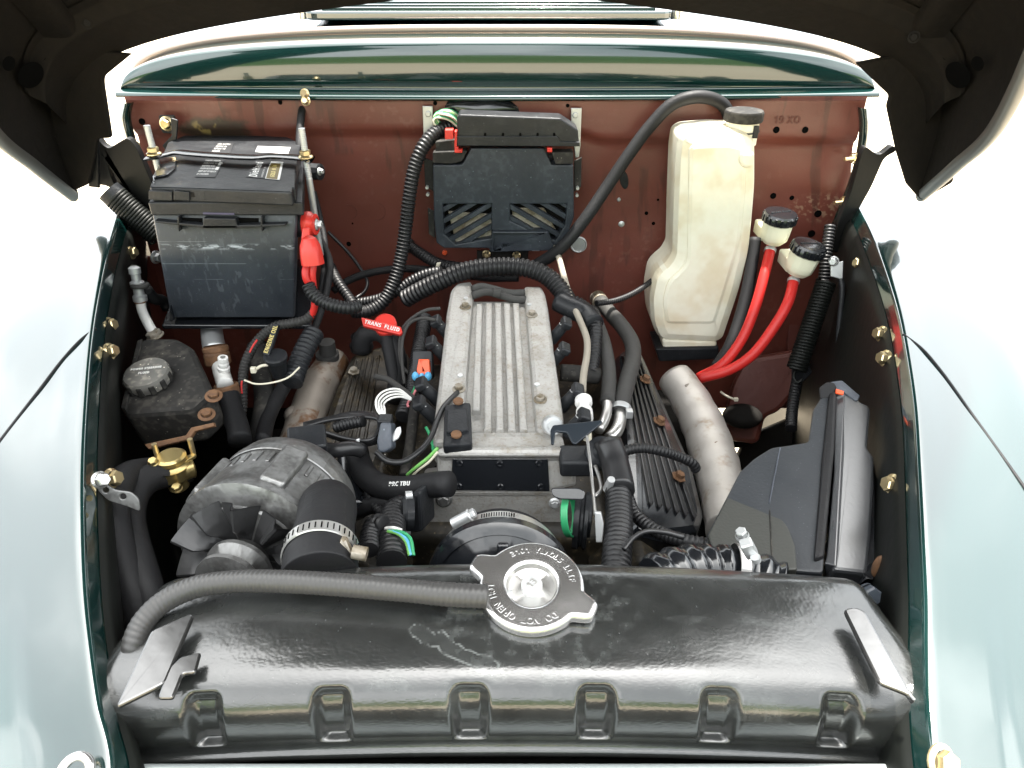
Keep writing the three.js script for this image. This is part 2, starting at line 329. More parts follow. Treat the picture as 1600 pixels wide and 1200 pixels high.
M.caseBlack = std({ color: rgb(2.0, 2.2, 2.4), map: tex(1024, 4, (u, v, i, j) => {
  const f = fbm(u * 8, v * 8, 101, 8), g = fbm(u * 60, v * 24, 102, 0, 3);
  let t = 0.06 * f + 0.10 * sstep(0.6, 0.75, g) * f;
  const band = Math.exp(-(((v - 0.384) / 0.010) ** 2)); t += band * 0.9 * sstep(0.50, 0.72, fbm(u * 26, v * 70, 103, 0, 4));
  for (const [y, k] of [[0.30, 0.25], [0.22, 0.2], [0.41, 0.2]]) t += k * sstep(0.0022, 0.0004, Math.abs(v - y - 0.002 * (fbm(u * 5, y * 9, 104) - .5))) * sstep(0.5, 0.6, fbm(u * 6, y * 20, 105));
  if (hash(i >> 1, j >> 1, 106) > 0.9985) t += 0.25;
  return L2S(mixc([0.010, 0.011, 0.013], [0.17, 0.17, 0.17], Math.min(1, t)));
}, true), roughness: 0.42, bumpMap: fineGrain, bumpScale: 0.0002 });
for (const [k, s] of [['plastic', .6], ['slate', .6], ['caseBlack', .7], ['dusty', .4], ['oily', .8], ['rubber', .45], ['rubberGrey', .4], ['loom', .8], ['loomDusty', .5], ['dark', .25], ['underHood', .25], ['hole', 0], ['redHose', .8]]) {
  const o = M[k]; M[k] = phys({ color: o.color, map: o.map, roughness: o.roughness, roughnessMap: o.roughnessMap, bumpMap: o.bumpMap, bumpScale: o.bumpScale, specularIntensity: s });
}
M.shroud = phys({ color: rgb(0.026, 0.029, 0.033), map: tex(1024, 6, (u, v, i, j) => {
  let t = 0.72 + 0.12 * fbm(u * 14, v * 14, 111, 14);
  const cx = Math.floor(i / 12), cy = Math.floor(j / 12);
  if (hash(cx, cy, 112) > 0.955) { const dx = i / 12 - cx - 0.5 - 0.5 * (hash(cx, cy, 114) - .5), dy = j / 12 - cy - 0.5, rr = 0.05 + 0.13 * hash(cx, cy, 113); if (dx * dx + dy * dy < rr * rr) t = 3.2; }
  return [t, t, t].map((x) => x * 0.3);
}, false), roughnessMap: roughTex(0.34, 0.6, 115), roughness: 1, bumpMap: fineGrain, bumpScale: 0.0002, specularIntensity: 0.9 });
M.shroud.color.multiplyScalar(4.2);
M.bracket = phys({ color: rgb(0.007, 0.007, 0.007), roughness: 0.5, specularIntensity: 0.5, bumpMap: coarseGrain, bumpScale: 0.0003 });

// ------------------------------------------------------------------ setting
struct('ground', new THREE.PlaneGeometry(160, 160).rotateX(-Math.PI / 2), M.concrete);
struct('grass_bank', grid(60, 8, (u, v) => v3(lerp(-70, 70, u), 0.004 + 7.0 * sstep(0, 0.8, v) + 2.2 * vnoise(u * 40, v * 6, 8) * v, 24 + 9 * v)), M.grass);

// ------------------------------------------------------------------ car body: firewall, cowl, fenders, aprons
const car = thing('car_body', 'dark green vintage car body with brown firewall around the open engine bay', 'car body', v3(0, 0, -0.6));
const FW = -1.04, CX = -0.02;
const creaseY = (x) => 1.171 - 0.012 * sstep(0.08, 0.14, x);
const fwZ = (x, y) => {
  let z = FW + 0.009 * sstep(-0.006, 0.006, y - creaseY(x));
  z += 0.005 * sstep(0.10, 0.115, x) * (1 - sstep(0.02, 0.05, 1.10 - y)) * 0;
  z += 0.0018 * Math.exp(-(((x - 0.27) / 0.012) ** 2)) + 0.0012 * Math.exp(-(((x + 0.335) / 0.01) ** 2));
  return z + 0.002 * (vnoise(x * 9, y * 9, 4) - 0.5);
};
M.cowlPaint = M.paint.clone(); M.cowlPaint.ior = 1.55;
const firewall = part('firewall', grid(160, 90, (u, v) => { const y = lerp(0.70, 1.2195, v), k = 0.03 * sstep(1.17, 1.0, y), x = lerp(-0.530 - k, 0.486 + k, u); return v3(x, y, fwZ(x, y)); }), M.firewall, car, { keepUV: true });
for (const [x, w] of [[-0.60, 0.12], [0.57, 0.11]]) part('cowl_side', box(v3(x, 0.84, -1.05), w, 0.28, 0.008), M.oxide, car);
part('lower_firewall', [box(v3(-0.235, 0.52, -1.05), 1.14, 0.38, 0.01)], M.dark, car);
const onFW = (px, py) => onZ(px, py, FW + (py < 205 ? 0.009 : 0));
const FZ = v3(0, 0, 1);
for (const [px, py, r] of [[967, 312, .0030], [971, 350, .0046], [1145, 408, .002]]) part('rivet', lathe([[r, 0], [r, .0006], [r * .6, .0022], [0, .0028]], onFW(px, py), FZ, 16), M.zinc, firewall);
part('plug', lathe([[.0128, -.002], [.0128, .002], [.0115, .003], [.010, .0016], [0, .0022]], onFW(904, 382), FZ, 32), M.zinc, firewall);
for (const [px, py, r] of [[438, 160, .003], [680, 161, .003], [887, 165, .0025], [1144, 172, .003], [1213, 203, .0045], [1258, 203, .0045], [1010, 333, .0028], [1021, 349, .0026], [1028, 312, .0018], [1208, 306, .0045], [1237, 309, .0035], [545, 381, .0038], [551, 349, .0014], [222, 190, .0045], [1237, 350, .003], [1278, 334, .0055], [1268, 365, .0055], [1150, 150 + 130, .0015]])
  part('hole', lathe([[r, -.003], [r, .0004], [r * 0.96, .0010], [0, .0010]], onFW(px, py), FZ, 18), M.hole, firewall);
for (const [px, py, r, a0] of [[588, 330, .0135, -1.7], [546, 331, .011, -1.2]]) { // scratched rings left by old fittings
  const c = onFW(px, py); c.z = fwZ(c.x, c.y) + 0.0005;
  part('scratch', new THREE.TorusGeometry(r, 0.0004, 5, 40, 3.0).rotateZ(a0).translate(c.x, c.y, c.z), M.oxide, firewall);
}
{ const c = onFW(975, 281); part('paint_patch', lathe([[.009, 0], [.008, .0009], [0, .001]], c, FZ, 20).translate(-c.x, -c.y, 0).scale(0.7, 1.55, 1).rotateZ(0.25).translate(c.x, c.y, 0), M.plastic, firewall); }
part('grommet', lathe([[.012, 0], [.012, .004], [.008, .007], [.005, .007]], onFW(637, 382), FZ, 24), M.rubber, firewall);
part('indicator', lathe([[.004, 0], [.004, .004], [.0025, .006], [0, .0065]], onFW(695, 394), FZ, 16), M.orange, firewall);
{ const s = text('19 XO', 0.010, planeZ(FW), onFW(1230, 187).add(v3(0, 0, 0.0012)), 0, 0.0002); part('stencil', s, M.oxide, firewall); }

const cS = (u) => Math.pow(Math.max(0, 1 - Math.pow(Math.abs(u), 2.8)), 1 / 2.8);
const cowlX = (u) => CX + 0.528 * u;
{ // glossy cowl band, rolled over at the top
  const prof = [[0, 0, -1.020], [0, .002, -1.018], [0, .006, -1.020], [0, .008, -1.028], [0.02, .009, -1.0352], [.25, .006, -1.0338], [.5, .002, -1.0328], [.75, 0, -1.0336], [.9, 0, -1.0362], [.97, 0, -1.0385], [1.0, .0005, -1.043], [1.012, .0012, -1.055], [1.018, .002, -1.075], [1.02, .003, -1.094]];
  const pc = new THREE.CatmullRomCurve3(prof.map(([k, o, z]) => v3(k, o, z)), false, 'centripetal');
  const at = (u, v) => { const q = pc.getPoint(v), s = cS(u); return v3(cowlX(u) * 1, 1.2155 + 0.071 * s * q.x + q.y * (q.x < 0.3 ? 1 : 1), q.z - 0.025 * (u * u)); };
  part('cowl', grid(200, 70, (u, v) => { const a = Math.sin((u * 2 - 1) * Math.PI / 2); return at(a, v); }), M.cowlPaint, car);
  part('cowl_flange', grid(120, 4, (u, v) => v3(lerp(-0.532, 0.492, u), lerp(1.2165, 1.2130, v), -1.0185 - 0.012 * v)), M.cowlPaint, car);
  const bead = []; for (let i = 0; i <= 80; i++) { const u = Math.sin((i / 80 * 2 - 1) * Math.PI / 2) * 0.997; bead.push(v3(cowlX(u) * 1.015, 1.2155 + 0.080 * cS(u), -1.099 - 0.025 * u * u)); }
  const bc = curve(bead);
  part('welt', ringTube(bc, 900, 10, (s) => 0.0062 * (1 - 0.06 * Math.abs(Math.sin(s * 900)))), std({ color: rgb(0.30, 0.24, 0.21), metalness: 0.55, roughness: 0.3 }), car);
  part('cowl_top', grid(140, 40, (u, v) => { const a = Math.sin((u * 2 - 1) * Math.PI / 2), s = cS(a); return v3(cowlX(a) * (1.02 + 0.25 * v), 1.2155 - 0.02 * (1 - v) + (0.094 + 0.012 * v) * s - 0.012 * sstep(0.2, 0, v), -1.102 - 0.5 * v - 0.025 * a * a); }), M.paint, car);
  const lid = planeY(1.3125), c1 = lid.o.y;
  const rect = [[-0.305, 1.165], [0.235, 1.165], [0.25, 1.46], [-0.32, 1.46]].map(([x, z]) => flat(v3(x, c1, -z), lid));
  const vent = part('cowl_vent', slab2(roundPoly(rect, 0.02), lid, 0.012, 0.003), M.paint, car);
  for (const z of [-1.2, -1.26, -1.33]) part('vent_rib', box(v3(-0.035, c1 + 0.001, z), 0.5, 0.004, 0.006, 0.0015), M.paint, vent);
  for (const x of [-0.312, 0.246]) { const g = [cyl(v3(x, 1.300, -1.19), v3(0, 1, 0), 0.009, 0.022), lathe([[0.012, 0], [0.013, 0.006], [0.008, 0.011], [0, 0.012]], v3(x, 1.322, -1.19), v3(0, 1, 0)), tube([v3(x, 1.324, -1.19), v3(x * 0.7, 1.327, -1.25), v3(x * 0.2, 1.33, -1.30)], 0.003)]; part('wiper_pivot', g, M.chrome, car); }
}
// fenders and inner aprons from the measured opening edge
const EDGE = {
  '-1': [[197, 322, 1.082], [172, 400, 1.075], [157, 470, 1.068], [148, 530, 1.062], [140, 620, 1.056], [135, 720, 1.05], [135, 820, 1.045], [139, 920, 1.04], [148, 1010, 1.036], [160, 1100, 1.03], [180, 1210, 1.02]],
  1: [[1347, 345, 1.082], [1378, 420, 1.075], [1400, 490, 1.068], [1413, 555, 1.062], [1425, 640, 1.056], [1431, 740, 1.05], [1436, 840, 1.045], [1440, 930, 1.04], [1441, 1020, 1.036], [1445, 1110, 1.03], [1458, 1215, 1.02]],
};
const fenderProf = new THREE.CatmullRomCurve3([[0, 0], [.0012, .0018], [.004, .0026], [.014, .0008], [.04, -.006], [.09, -.022], [.15, -.046], [.22, -.082], [.30, -.135], [.36, -.20], [.40, -.29], [.415, -.42], [.415, -.60]].map(([x, y]) => v3(x, y, 0)), false, 'centripetal');
const boltSpots = { '-1': [[193, 395], [156, 508], [156, 549], [155, 748], [169, 1070]], 1: [[1356, 412], [1392, 522], [1399, 560], [1414, 757]] };
const fenderPoint = {};
for (const s of [-1, 1]) {
  const ep = EDGE[s].map(([x, y, h]) => onY(x, y, h));
  const a = ep[0].clone().add(ep[0].clone().sub(ep[1]).multiplyScalar(1.2)); a.y = 1.07; const b = a.clone().add(v3(s * 0.02, -0.06, -0.12)), c = b.clone().add(v3(0, -0.2, -0.1));
  const e = ep[ep.length - 1], f1 = e.clone().add(v3(-s * 0.01, -0.03, 0.09)), f2 = e.clone().add(v3(-s * 0.03, -0.16, 0.17));
  const ec = curve([c, b, a, ...ep, f1, f2]);
  const rear = (p, d) => -0.9 * Math.max(0, -0.955 - p.z) ** 1.5 * sstep(0, 0.05, d);
  const fp = fenderPoint[s] = (u, v) => {
    const p = ec.getPoint(u), q = fenderProf.getPoint(v);
    const flare = 1 - 0.35 * sstep(-0.25, 0.05, p.z);
    return v3(p.x + s * q.x * flare, p.y + q.y * (q.x > 0.05 ? 1 + 0.3 * sstep(-0.4, -0.1, p.z) : 1) + rear(p, q.x) + 0.02 * sstep(0.02, 0.12, q.x) * Math.exp(-(((p.z + 0.62) / 0.22) ** 2)), p.z);
  };
  const fender = part('fender', grid(120, 90, (u, v) => fp(s < 0 ? u : 1 - u, v)), M.paint, car);
  // flange, then the black apron going down into the bay
  const inn = new THREE.CatmullRomCurve3([[0, 0], [.001, -.003], [.003, -.009], [.006, -.018], [.0085, -.020]].map(([x, y]) => v3(x, y, 0)), false, 'centripetal');
  part('fender_flange', grid(90, 14, (u, v) => { const p = ec.getPoint(s < 0 ? 1 - u : u), q = inn.getPoint(v); return v3(p.x - s * q.x, p.y + q.y, p.z); }), M.paint, car);
  const ap = new THREE.CatmullRomCurve3((s > 0 ? [[.0048, -.013], [.0092, -.019], [.0115, -.032], [.012, -.06], [.013, -.12], [.014, -.16], [.012, -.24], [.004, -.40], [-.005, -.62]] : [[.0048, -.013], [.0092, -.019], [.0100, -.034], [.008, -.05], [.000, -.09], [-.018, -.16], [-.030, -.26], [-.04, -.40], [-.045, -.62]]).map(([x, y]) => v3(x, y, 0)), false, 'centripetal');
  part('apron', grid(90, 40, (u, v) => { const p = ec.getPoint(s < 0 ? 1 - u : u), q = ap.getPoint(v); return v3(p.x - s * q.x, p.y + q.y, p.z); }), M.paintBlack, car);
  // welted joint between the fender and the nose
  const seam = s < 0 ? [[150, 514], [128, 530], [100, 560], [60, 612], [0, 690], [-60, 770]] : [[1411, 523], [1440, 545], [1470, 580], [1520, 650], [1600, 762], [1660, 850]];
  const drop = (p) => { // height of the fender at x, z
    let best = null; for (let i = 0; i <= 240; i++) for (let j = 0; j <= 60; j++) { const q = fp(0.15 + 0.8 * i / 240, j / 60), d = (q.x - p.x) ** 2 + (q.z - p.z) ** 2; if (!best || d < best[0]) best = [d, q]; } return best[1].y;
  };
  const sp = seam.map(([x, y]) => { let p = onY(x, y, 1.065); for (let k = 0; k < 3; k++) p = onY(x, y, drop(p) + 0.0002); return p; });
  part('seam', tube(sp, 0.0016, 8), M.rubber, fender);
  for (const [x, y] of boltSpots[s]) { const q = onY(x, y, 1.068 - 0.055 * sstep(350, 1150, y) - 0.016); part('bolt', hexBolt(q.add(v3(-s * 0.0095, 0, 0)), v3(-s, 0.25, 0.1), 0.0062, 0.0085, 1.4), M.cad, fender); }
}
// dark edging where the firewall meets the cowl sides
for (const [s, px] of [[-1, [[200, 160], [196, 185], [203, 215], [212, 250], [222, 290], [232, 330], [238, 380]]], [1, [[1349, 168], [1351, 200], [1345, 245], [1332, 290], [1316, 330], [1300, 370], [1286, 410]]]])
  part('firewall_edge', conduitStrip(px.map(([x, y]) => onZ(x, y, -1.022)), 0.012, 0.02), M.paint, car);
function conduitStrip(p, w, d) { // folded strip following points
  const c = curve(p);
  return grid(40, 8, (u, v) => { const q = c.getPoint(u), a = v * Math.PI; return v3(q.x + Math.cos(a) * w / 2, q.y, q.z + Math.sin(a) * d / 2 - 0.004); });
}
for (const [px, py] of [[1330, 247], [1314, 315]]) part('stud', [hexBolt(onZ(px + 5, py, -1.016), v3(-1, 0, 0.5), .0055, .006), cyl(onZ(px + 4, py, -1.012), v3(-1, 0, 0.35), .0025, .016)], M.cad, car);
part('bolt', hexBolt(onZ(210, 228, -1.02), v3(0.4, 0, 1), .0055, .008), M.cad, car);
for (const [px, py] of [[243, 402], [1321, 408]]) part('bolt', hexBolt(P(px, py, 1.02), v3(px < 800 ? 1 : -1, 0, .4), .0065, .009), M.zinc, car);
// brown footwell and dark chassis pieces seen below the firewall on the right
{
  const pz = plane(v3(0, 0.75, -1.0), v3(0, 0.35, 1));
  part('footwell', slab([[1235, 470], [1345, 420], [1350, 520], [1330, 640], [1262, 660], [1248, 600], [1230, 560]], pz, 0.01, { r: 0.01 }), M.oxide, car);
  part('steering_column', slab([[1168, 560], [1262, 545], [1248, 610], [1216, 645], [1196, 652], [1186, 695], [1138, 690], [1136, 640], [1146, 600]], plane(v3(0, 0.72, -0.99), v3(-0.2, 0.5, 1)), 0.03, { bevel: 0.008, r: 0.012 }), M.oxide, car);
  part('chassis_rail', [slab([[1092, 662], [1140, 650], [1150, 690], [1240, 652], [1262, 640], [1262, 740], [1130, 790], [1140, 745], [1160, 700], [1120, 700]], plane(v3(0, 0.66, -0.97), v3(0, 0.6, 1)), 0.02, { bevel: 0.004 }), slab([[1090, 590], [1104, 598], [1110, 632], [1136, 662], [1100, 668]], plane(v3(0, 0.66, -0.99), v3(0, 0.6, 1)), 0.008, { bevel: 0.001 })], M.dark, car);
  part('steering_joint', ball(P(1160, 650, 1.11), 0.028, 1.1, 0.6, 0.9), M.dark, car);
  part('chassis_pan', [box(v3(-0.02, 0.44, -0.6), 1.16, 0.02, 0.9), box(v3(-0.36, 0.56, -0.6), 0.12, 0.22, 0.84), box(v3(0.36, 0.5, -0.52), 0.12, 0.12, 0.7)], M.dark, car);
}
// front support panel under the radiator tank
part('front_panel', [slab2([[-0.30, -0.262], [0.30, -0.262], [0.26, -0.05], [0.2, 0.05], [-0.2, 0.05], [-0.26, -0.05]].map(([x, z]) => flat(v3(x, 0.955, z), planeY(0.955))), planeY(0.955), 0.03, 0.008)], M.dark, car);
part('panel_strip', [box(v3(0.005, 0.984, -0.229), 0.46, 0.012, 0.016, 0.004)], std({ color: rgb(0.30, 0.33, 0.33), metalness: 0.4, roughness: 0.35 }), car);
part('trim_ring', new THREE.TorusGeometry(0.0075, 0.0026, 12, 40).rotateX(-Math.PI / 2 + 0.4).translate(...P(118, 1206, 0.375).toArray()), M.chrome, car);
part('bolt', hexBolt(P(1469, 1190, 0.38), v3(0.3, 0.6, 0.6), 0.0065, 0.008), M.cad, car);

// ------------------------------------------------------------------ hood, open above the bay
{
  const hood = thing('hood', 'open hood with dark brown black underside raised above the engine bay', 'car hood', v3(CX, 1.25, -0.95));
  const L = curve([v3(-.585, 1.112, -.945), v3(-.560, 1.178, -.85), v3(-.535, 1.240, -.765), v3(-.455, 1.405, -.63), v3(-.335, 1.575, -.49), v3(-.20, 1.70, -.36)]);
  const hs = (u) => Math.pow(Math.max(0, 1 - Math.pow(Math.abs(u), 5)), 1 / 5) * (1 - 0.25 * Math.abs(u));
  const hp = (u, v, off = 0) => {
    const p = L.getPoint(v), hw = -(p.x - CX), hh = lerp(0.250, 0.17, v) + 0.03 * Math.sin(Math.PI * v);
    return v3(CX + (hw + off) * u, p.y + (hh + off) * hs(u), p.z - 0.035 * (1 - u * u) * (1 - v));
  };
  const sn = (t) => Math.sin((t * 2 - 1) * Math.PI / 2);
  part('hood_shell', [grid(120, 50, (u, v) => hp(sn(u), v, 0.016))], M.paint, hood);
  part('hood_lining', [grid(120, 50, (u, v) => hp(sn(1 - u), v, 0))], M.underHood, hood);
  // folded edges joining the two skins
  const edge = (f) => grid(90, 6, f);
  part('rear_edge', edge((u, v) => hp(sn(u), 0.0, lerp(-0.002, 0.018, v))), M.underHood, hood);
  for (const s of [-1, 1]) part('side_edge', grid(60, 8, (u, v) => { const p = hp(s, u, 0), a = lerp(0, Math.PI, v); return v3(p.x + s * (0.008 - 0.010 * Math.cos(a)), p.y - 0.012 * Math.sin(a), p.z); }), std({ color: rgb(0.10, 0.10, 0.095), metalness: 0.4, roughness: 0.4 }), hood);
  // pressed inner frame behind the rear edge and along the sides
  const bump = (v, a, b, e) => sstep(a, a + e, v) * (1 - sstep(b - e, b, v));
  part('inner_frame', grid(140, 40, (u, v) => { const w = lerp(0.004, 0.16, v); return hp(sn(1 - u) * 0.995, w, -0.003 - 0.014 * bump(v, 0.0, 0.86, 0.10)); }), M.underHood, hood);
  for (const s of [-1, 1]) {
    part('inner_rib', grid(60, 16, (u, v) => { const vv = lerp(0.02, 0.9, u), uu = s * (s > 0 ? lerp(0.93, 0.86, v) : lerp(0.86, 0.93, v)); return hp(uu, vv, -0.003 - 0.012 * Math.sin(Math.PI * v)); }), M.underHood, hood);
    part('inner_rib', grid(60, 16, (u, v) => { const vv = lerp(0.02, 0.9, u), uu = s * (s > 0 ? lerp(0.70, 0.62, v) : lerp(0.62, 0.70, v)); return hp(uu, vv, -0.003 - 0.010 * Math.sin(Math.PI * v)); }), M.underHood, hood);
    for (const [u, v, r, k] of [[0.985, 0.16, 0.014, 1.3], [0.95, 0.11, 0.006, 1], [0.992, 0.26, 0.007, 1]]) {
      const p = hp(s * u, v, -0.006), q = hp(s * u * 0.97, v, -0.006);
      const n = q.clone().sub(p).cross(v3(0, 0.6, 0.8)).normalize(); if (n.dot(EYE.clone().sub(p)) < 0) n.negate();
      part('lining_hole', lathe([[0, 0], [r, 0.0005], [r * 1.15, 0]], p.addScaledVector(n, 0.008), n, 20), M.hole, hood);
    }
    const rp = P(s < 0 ? 136 : 1428, s < 0 ? 36 : 58, 0.80);
    part('hinge_bolt', hexBolt(rp, EYE.clone().sub(rp), 0.0045, 0.004), M.dark, hood);
  }
  part('side_flange', slab([[204, 84], [161, 119], [160, 130], [173, 216], [152, 217], [146, 250], [138, 288], [112, 300], [60, 258], [50, 130], [120, 76]], planeZ(-0.935), 0.008, { bevel: 0.002, r: 0.004 }), M.underHood, hood);
  part('side_flange', slab([[1338, 98], [1392, 150], [1387, 166], [1402, 236], [1418, 288], [1441, 314], [1490, 285], [1510, 140], [1430, 80]], planeZ(-0.935), 0.008, { bevel: 0.002, r: 0.004 }), M.underHood, hood);
  // hinge brackets hanging between hood and firewall
  const hz = planeZ(-0.965);
  part('hinge', [slab([[150, 214], [160, 226], [170, 232], [186, 222], [200, 214], [214, 232], [240, 292], [236, 352], [196, 318], [170, 290], [140, 288], [133, 215]], hz, 0.012, { r: 0.01, holes: [[[150, 213], [158, 225], [166, 243], [162, 246], [155, 236]], [[168, 256], [178, 272], [187, 293], [181, 293], [173, 276]]] }), slab([[139, 205], [152, 210], [154, 294], [138, 292]], planeZ(-0.945), 0.006)], M.bracket, hood);
  part('hinge', [slab([[1402, 236], [1396, 226], [1374, 244], [1352, 228], [1346, 240], [1330, 300], [1308, 352], [1300, 395], [1322, 394], [1332, 345], [1362, 292], [1382, 246]], hz, 0.012, { r: 0.008 })], M.bracket, hood);
}

// ------------------------------------------------------------------ radiator
const UPV = v3(0, 1, 0);
const tank = thing('radiator', 'glossy black radiator top tank with pressed notches along its front edge', 'radiator', v3(0.0, 0.95, -0.30));
{
  const prof = [[-.352, .90], [-.3585, .96], [-.3590, 1.012], [-.3550, 1.029], [-.343, 1.0370], [-.32, 1.0395], [-.295, 1.0405], [-.276, 1.0400], [-.262, 1.0385], [-.2535, 1.0340], [-.2475, 1.026], [-.2452, 1.013], [-.2452, 1.003], [-.2462, .9955], [-.2450, .9915], [-.2425, .9895], [-.2425, .9860], [-.2450, .982], [-.251, .979], [-.258, .978]];
  const pc = new THREE.CatmullRomCurve3(prof.map(([z, y]) => v3(0, y, z)), false, 'centripetal');
  const TX0 = -0.256, TX1 = 0.256, R = 0.018, NV = 260;
  const pp = [], pn = []; for (let j = 0; j <= NV; j++) { const p = pc.getPoint(j / NV), q = pc.getTangent(j / NV); pp.push(p); pn.push(v3(0, q.z, -q.y)); }
  const slots = [310, 515, 733, 933, 1128, 1322].map((px, i) => onZ(px, 1110, -0.2415).x);
  const NU = 620;
  const f = (u, v) => {
    const x = lerp(TX0, TX1, u), j = Math.round(v * NV), p = pp[j], n = pn[j];
    const e = Math.max(0, Math.max(TX0 + R - x, x - (TX1 - R)));
    let ins = R - Math.sqrt(Math.max(0, R * R - e * e));
    // pressed notches through the front shoulder
    let k = 0;
    for (const s of slots) {
      const w = 0.0118 - 0.0015 * sstep(1.02, 1.0, p.y), m = 1 - sstep(w * 0.40, w * 1.12, Math.abs(x - s));
      k = Math.max(k, m);
    }
    const along = p.z > -0.30 ? sstep(1.0375, 1.0300, p.y) * sstep(.9965, 1.002, p.y) : 0;
    let q = p.clone().addScaledVector(n, -ins);
    q.addScaledVector(v3(0, -0.0040, -0.0072), k * along);
    const dent = 0.0006 * (fbm(x * 22, p.z * 30 + p.y * 9, 77) - 0.5);
    q.addScaledVector(n, dent);
    if (p.z < -0.262 && p.z > -0.350) q.y += 0.0014 * Math.cos(x * 7) * Math.sin(Math.PI * (p.z + 0.350) / 0.088);
    q.y -= 0.25 * x * x; const flare = lerp(0.985, 1.022, sstep(-0.345, -0.25, p.z)), r = v3(x * flare, q.y, q.z); r.u = u; r.v = v; return r;
  };
  // satin black paint with specks, a dried coolant trace and residue round the neck
  const cap0 = onY(833, 925, 1.04);
  const trace = [[655, 988], [672, 1002], [690, 1003], [705, 1018], [735, 1030], [765, 1042]].map(([x, y]) => onY(x, y, 1.038));
  const segD = (x, z) => { let b = 9; for (let i = 0; i < trace.length - 1; i++) { const a = trace[i], c = trace[i + 1], t = Math.min(1, Math.max(0, ((x - a.x) * (c.x - a.x) + (z - a.z) * (c.z - a.z)) / ((c.x - a.x) ** 2 + (c.z - a.z) ** 2))); b = Math.min(b, Math.hypot(x - a.x - t * (c.x - a.x), z - a.z - t * (c.z - a.z))); } return b; };
  const tm = tex([1792, 1024], 1, (u, v, i, j) => {
    const x = lerp(TX0, TX1, u), p = pp[Math.min(NV, Math.round(v * NV))], z = p.z;
    let t = 0.05 * fbm(x * 60, z * 60, 3);
    const sp = hash(Math.floor(i / 3), Math.floor(j / 3), 4); if (sp > 0.9983) t += 0.14 * hash(i, j, 6);
    if (p.y > 1.02) {
      const w = fbm(x * 150, z * 150, 12), dn = segD(x + 0.004 * (w - 0.5) * 2, z + 0.006 * (w - 0.5));
      const edge = Math.abs(dn - 0.0034 - 0.002 * w); if (dn < 0.008) t += 0.26 * sstep(0.0010, 0.0001, edge) * sstep(0.30, 0.6, fbm(x * 300, z * 300, 25)) + 0.05 * sstep(0.007, 0.004, dn) * w;
      const dc = Math.hypot(x - cap0.x, z - cap0.z), an = Math.atan2(z - cap0.z, x - cap0.x);
      const blot = fbm(x * 150, z * 150, 15), ring = sstep(0.034, 0.040, dc) * (1 - sstep(0.046 + 0.022 * fbm(an * 2 + 9, 3, 17), 0.075, dc));
      t += 0.13 * ring * sstep(0.44, 0.74, blot) * fbm(x * 500, z * 500, 19);
      t += 0.10 * sstep(0.62, 0.8, fbm(x * 30 + 5, z * 90, 22)) * fbm(x * 500, z * 500, 23);
    }
    return L2S(mixc([0.009, 0.0095, 0.009], [0.34, 0.36, 0.35], Math.min(1, t)));
  }, true, false);
  const tr = tex([896, 512], 1, (u, v) => { const x = lerp(TX0, TX1, u), p = pp[Math.min(NV, Math.round(v * NV))]; return 0.15 + 0.12 * fbm(x * 40, p.z * 60, 31) + 0.08 * sstep(0.5, 0.7, fbm(x * 14 + 3, p.z * 22, 32)) * (p.y > 1.03 ? 1 : 0.3); }, false, false);
  const m = phys({ map: tm, roughnessMap: tr, roughness: 1, ior: 1.62, clearcoat: 0.7, clearcoatRoughness: 0.2, bumpMap: tex([896, 512], 1, (u, v, i, j) => fbm(u * 300, v * 300, 34, 0, 2), false, false), bumpScale: 0.00012 });
  const tg = grid(NU, NV, f);
  part('top_tank', tg, m, tank, { keepUV: true });
  // end caps: the profile outline at both ends, closed
  for (const [x, inn] of [[TX0, 1], [TX1, -1]]) {
    const s = new THREE.Shape(pp.map((p, j) => new THREE.Vector2(p.z - pn[j].z * R, p.y - pn[j].y * R)).filter((_, j) => j % 6 === 0));
    const g = new THREE.ShapeGeometry(s), a = g.attributes.position; for (let i = 0; i < a.count; i++) a.setXYZ(i, x, a.getY(i) - 0.25 * x * x, a.getX(i));
    if (inn < 0) { const ix = g.index.array; for (let i = 0; i < ix.length; i += 3) [ix[i], ix[i + 1]] = [ix[i + 1], ix[i]]; }
    g.computeVertexNormals(); part('tank_end', g, M.gloss, tank);
  }
  // side straps folded over the tank ends
  const sy = planeY(1.0405);
  const strapM = phys({ color: rgb(0.012, 0.012, 0.012), roughness: 0.28, ior: 1.75, clearcoat: 1, clearcoatRoughness: 0.12, bumpMap: coarseGrain, bumpScale: 0.0002 });
  part('side_strap', [slab([[1318, 951], [1337, 948], [1352, 955], [1432, 1098], [1420, 1084], [1374, 1066]], sy, 0.0035, { bevel: 0.0012, r: 0.003 })], strapM, tank);
  part('side_strap', [slab([[297, 958], [302, 962], [258, 1066], [243, 1074], [180, 1105], [236, 985]], sy, 0.0035, { bevel: 0.0012, r: 0.003 }), slab([[314, 1018], [305, 1050], [285, 1052], [270, 1090], [246, 1090], [262, 1045], [282, 1026]], planeY(1.040), 0.003, { bevel: 0.001, r: 0.002 })], strapM, tank);
  part('core', box(v3(0, 0.76, -0.302), 0.47, 0.37, 0.09, 0.004), M.dark, tank);
  const stamp = plane(v3(0, 1.01, -0.2462), v3(0, -0.1, 1));
  part('stamping', [text('CUST', 0.0052, stamp, onP(812, 1135, stamp).addScaledVector(stamp.n, 0.0004), 0, 0.0004, 1.5), text('RADIATOR', 0.0052, stamp, onP(812, 1153, stamp).addScaledVector(stamp.n, 0.0004), 0, 0.0004, 1.25)], M.gloss, tank);
  // filler neck under the cap
  part('filler_neck', lathe([[.030, -.012], [.030, .003], [.026, .006], [.026, .010]], onY(832, 928, 1.038), v3(0, 1, 0.10)), M.gloss, tank);
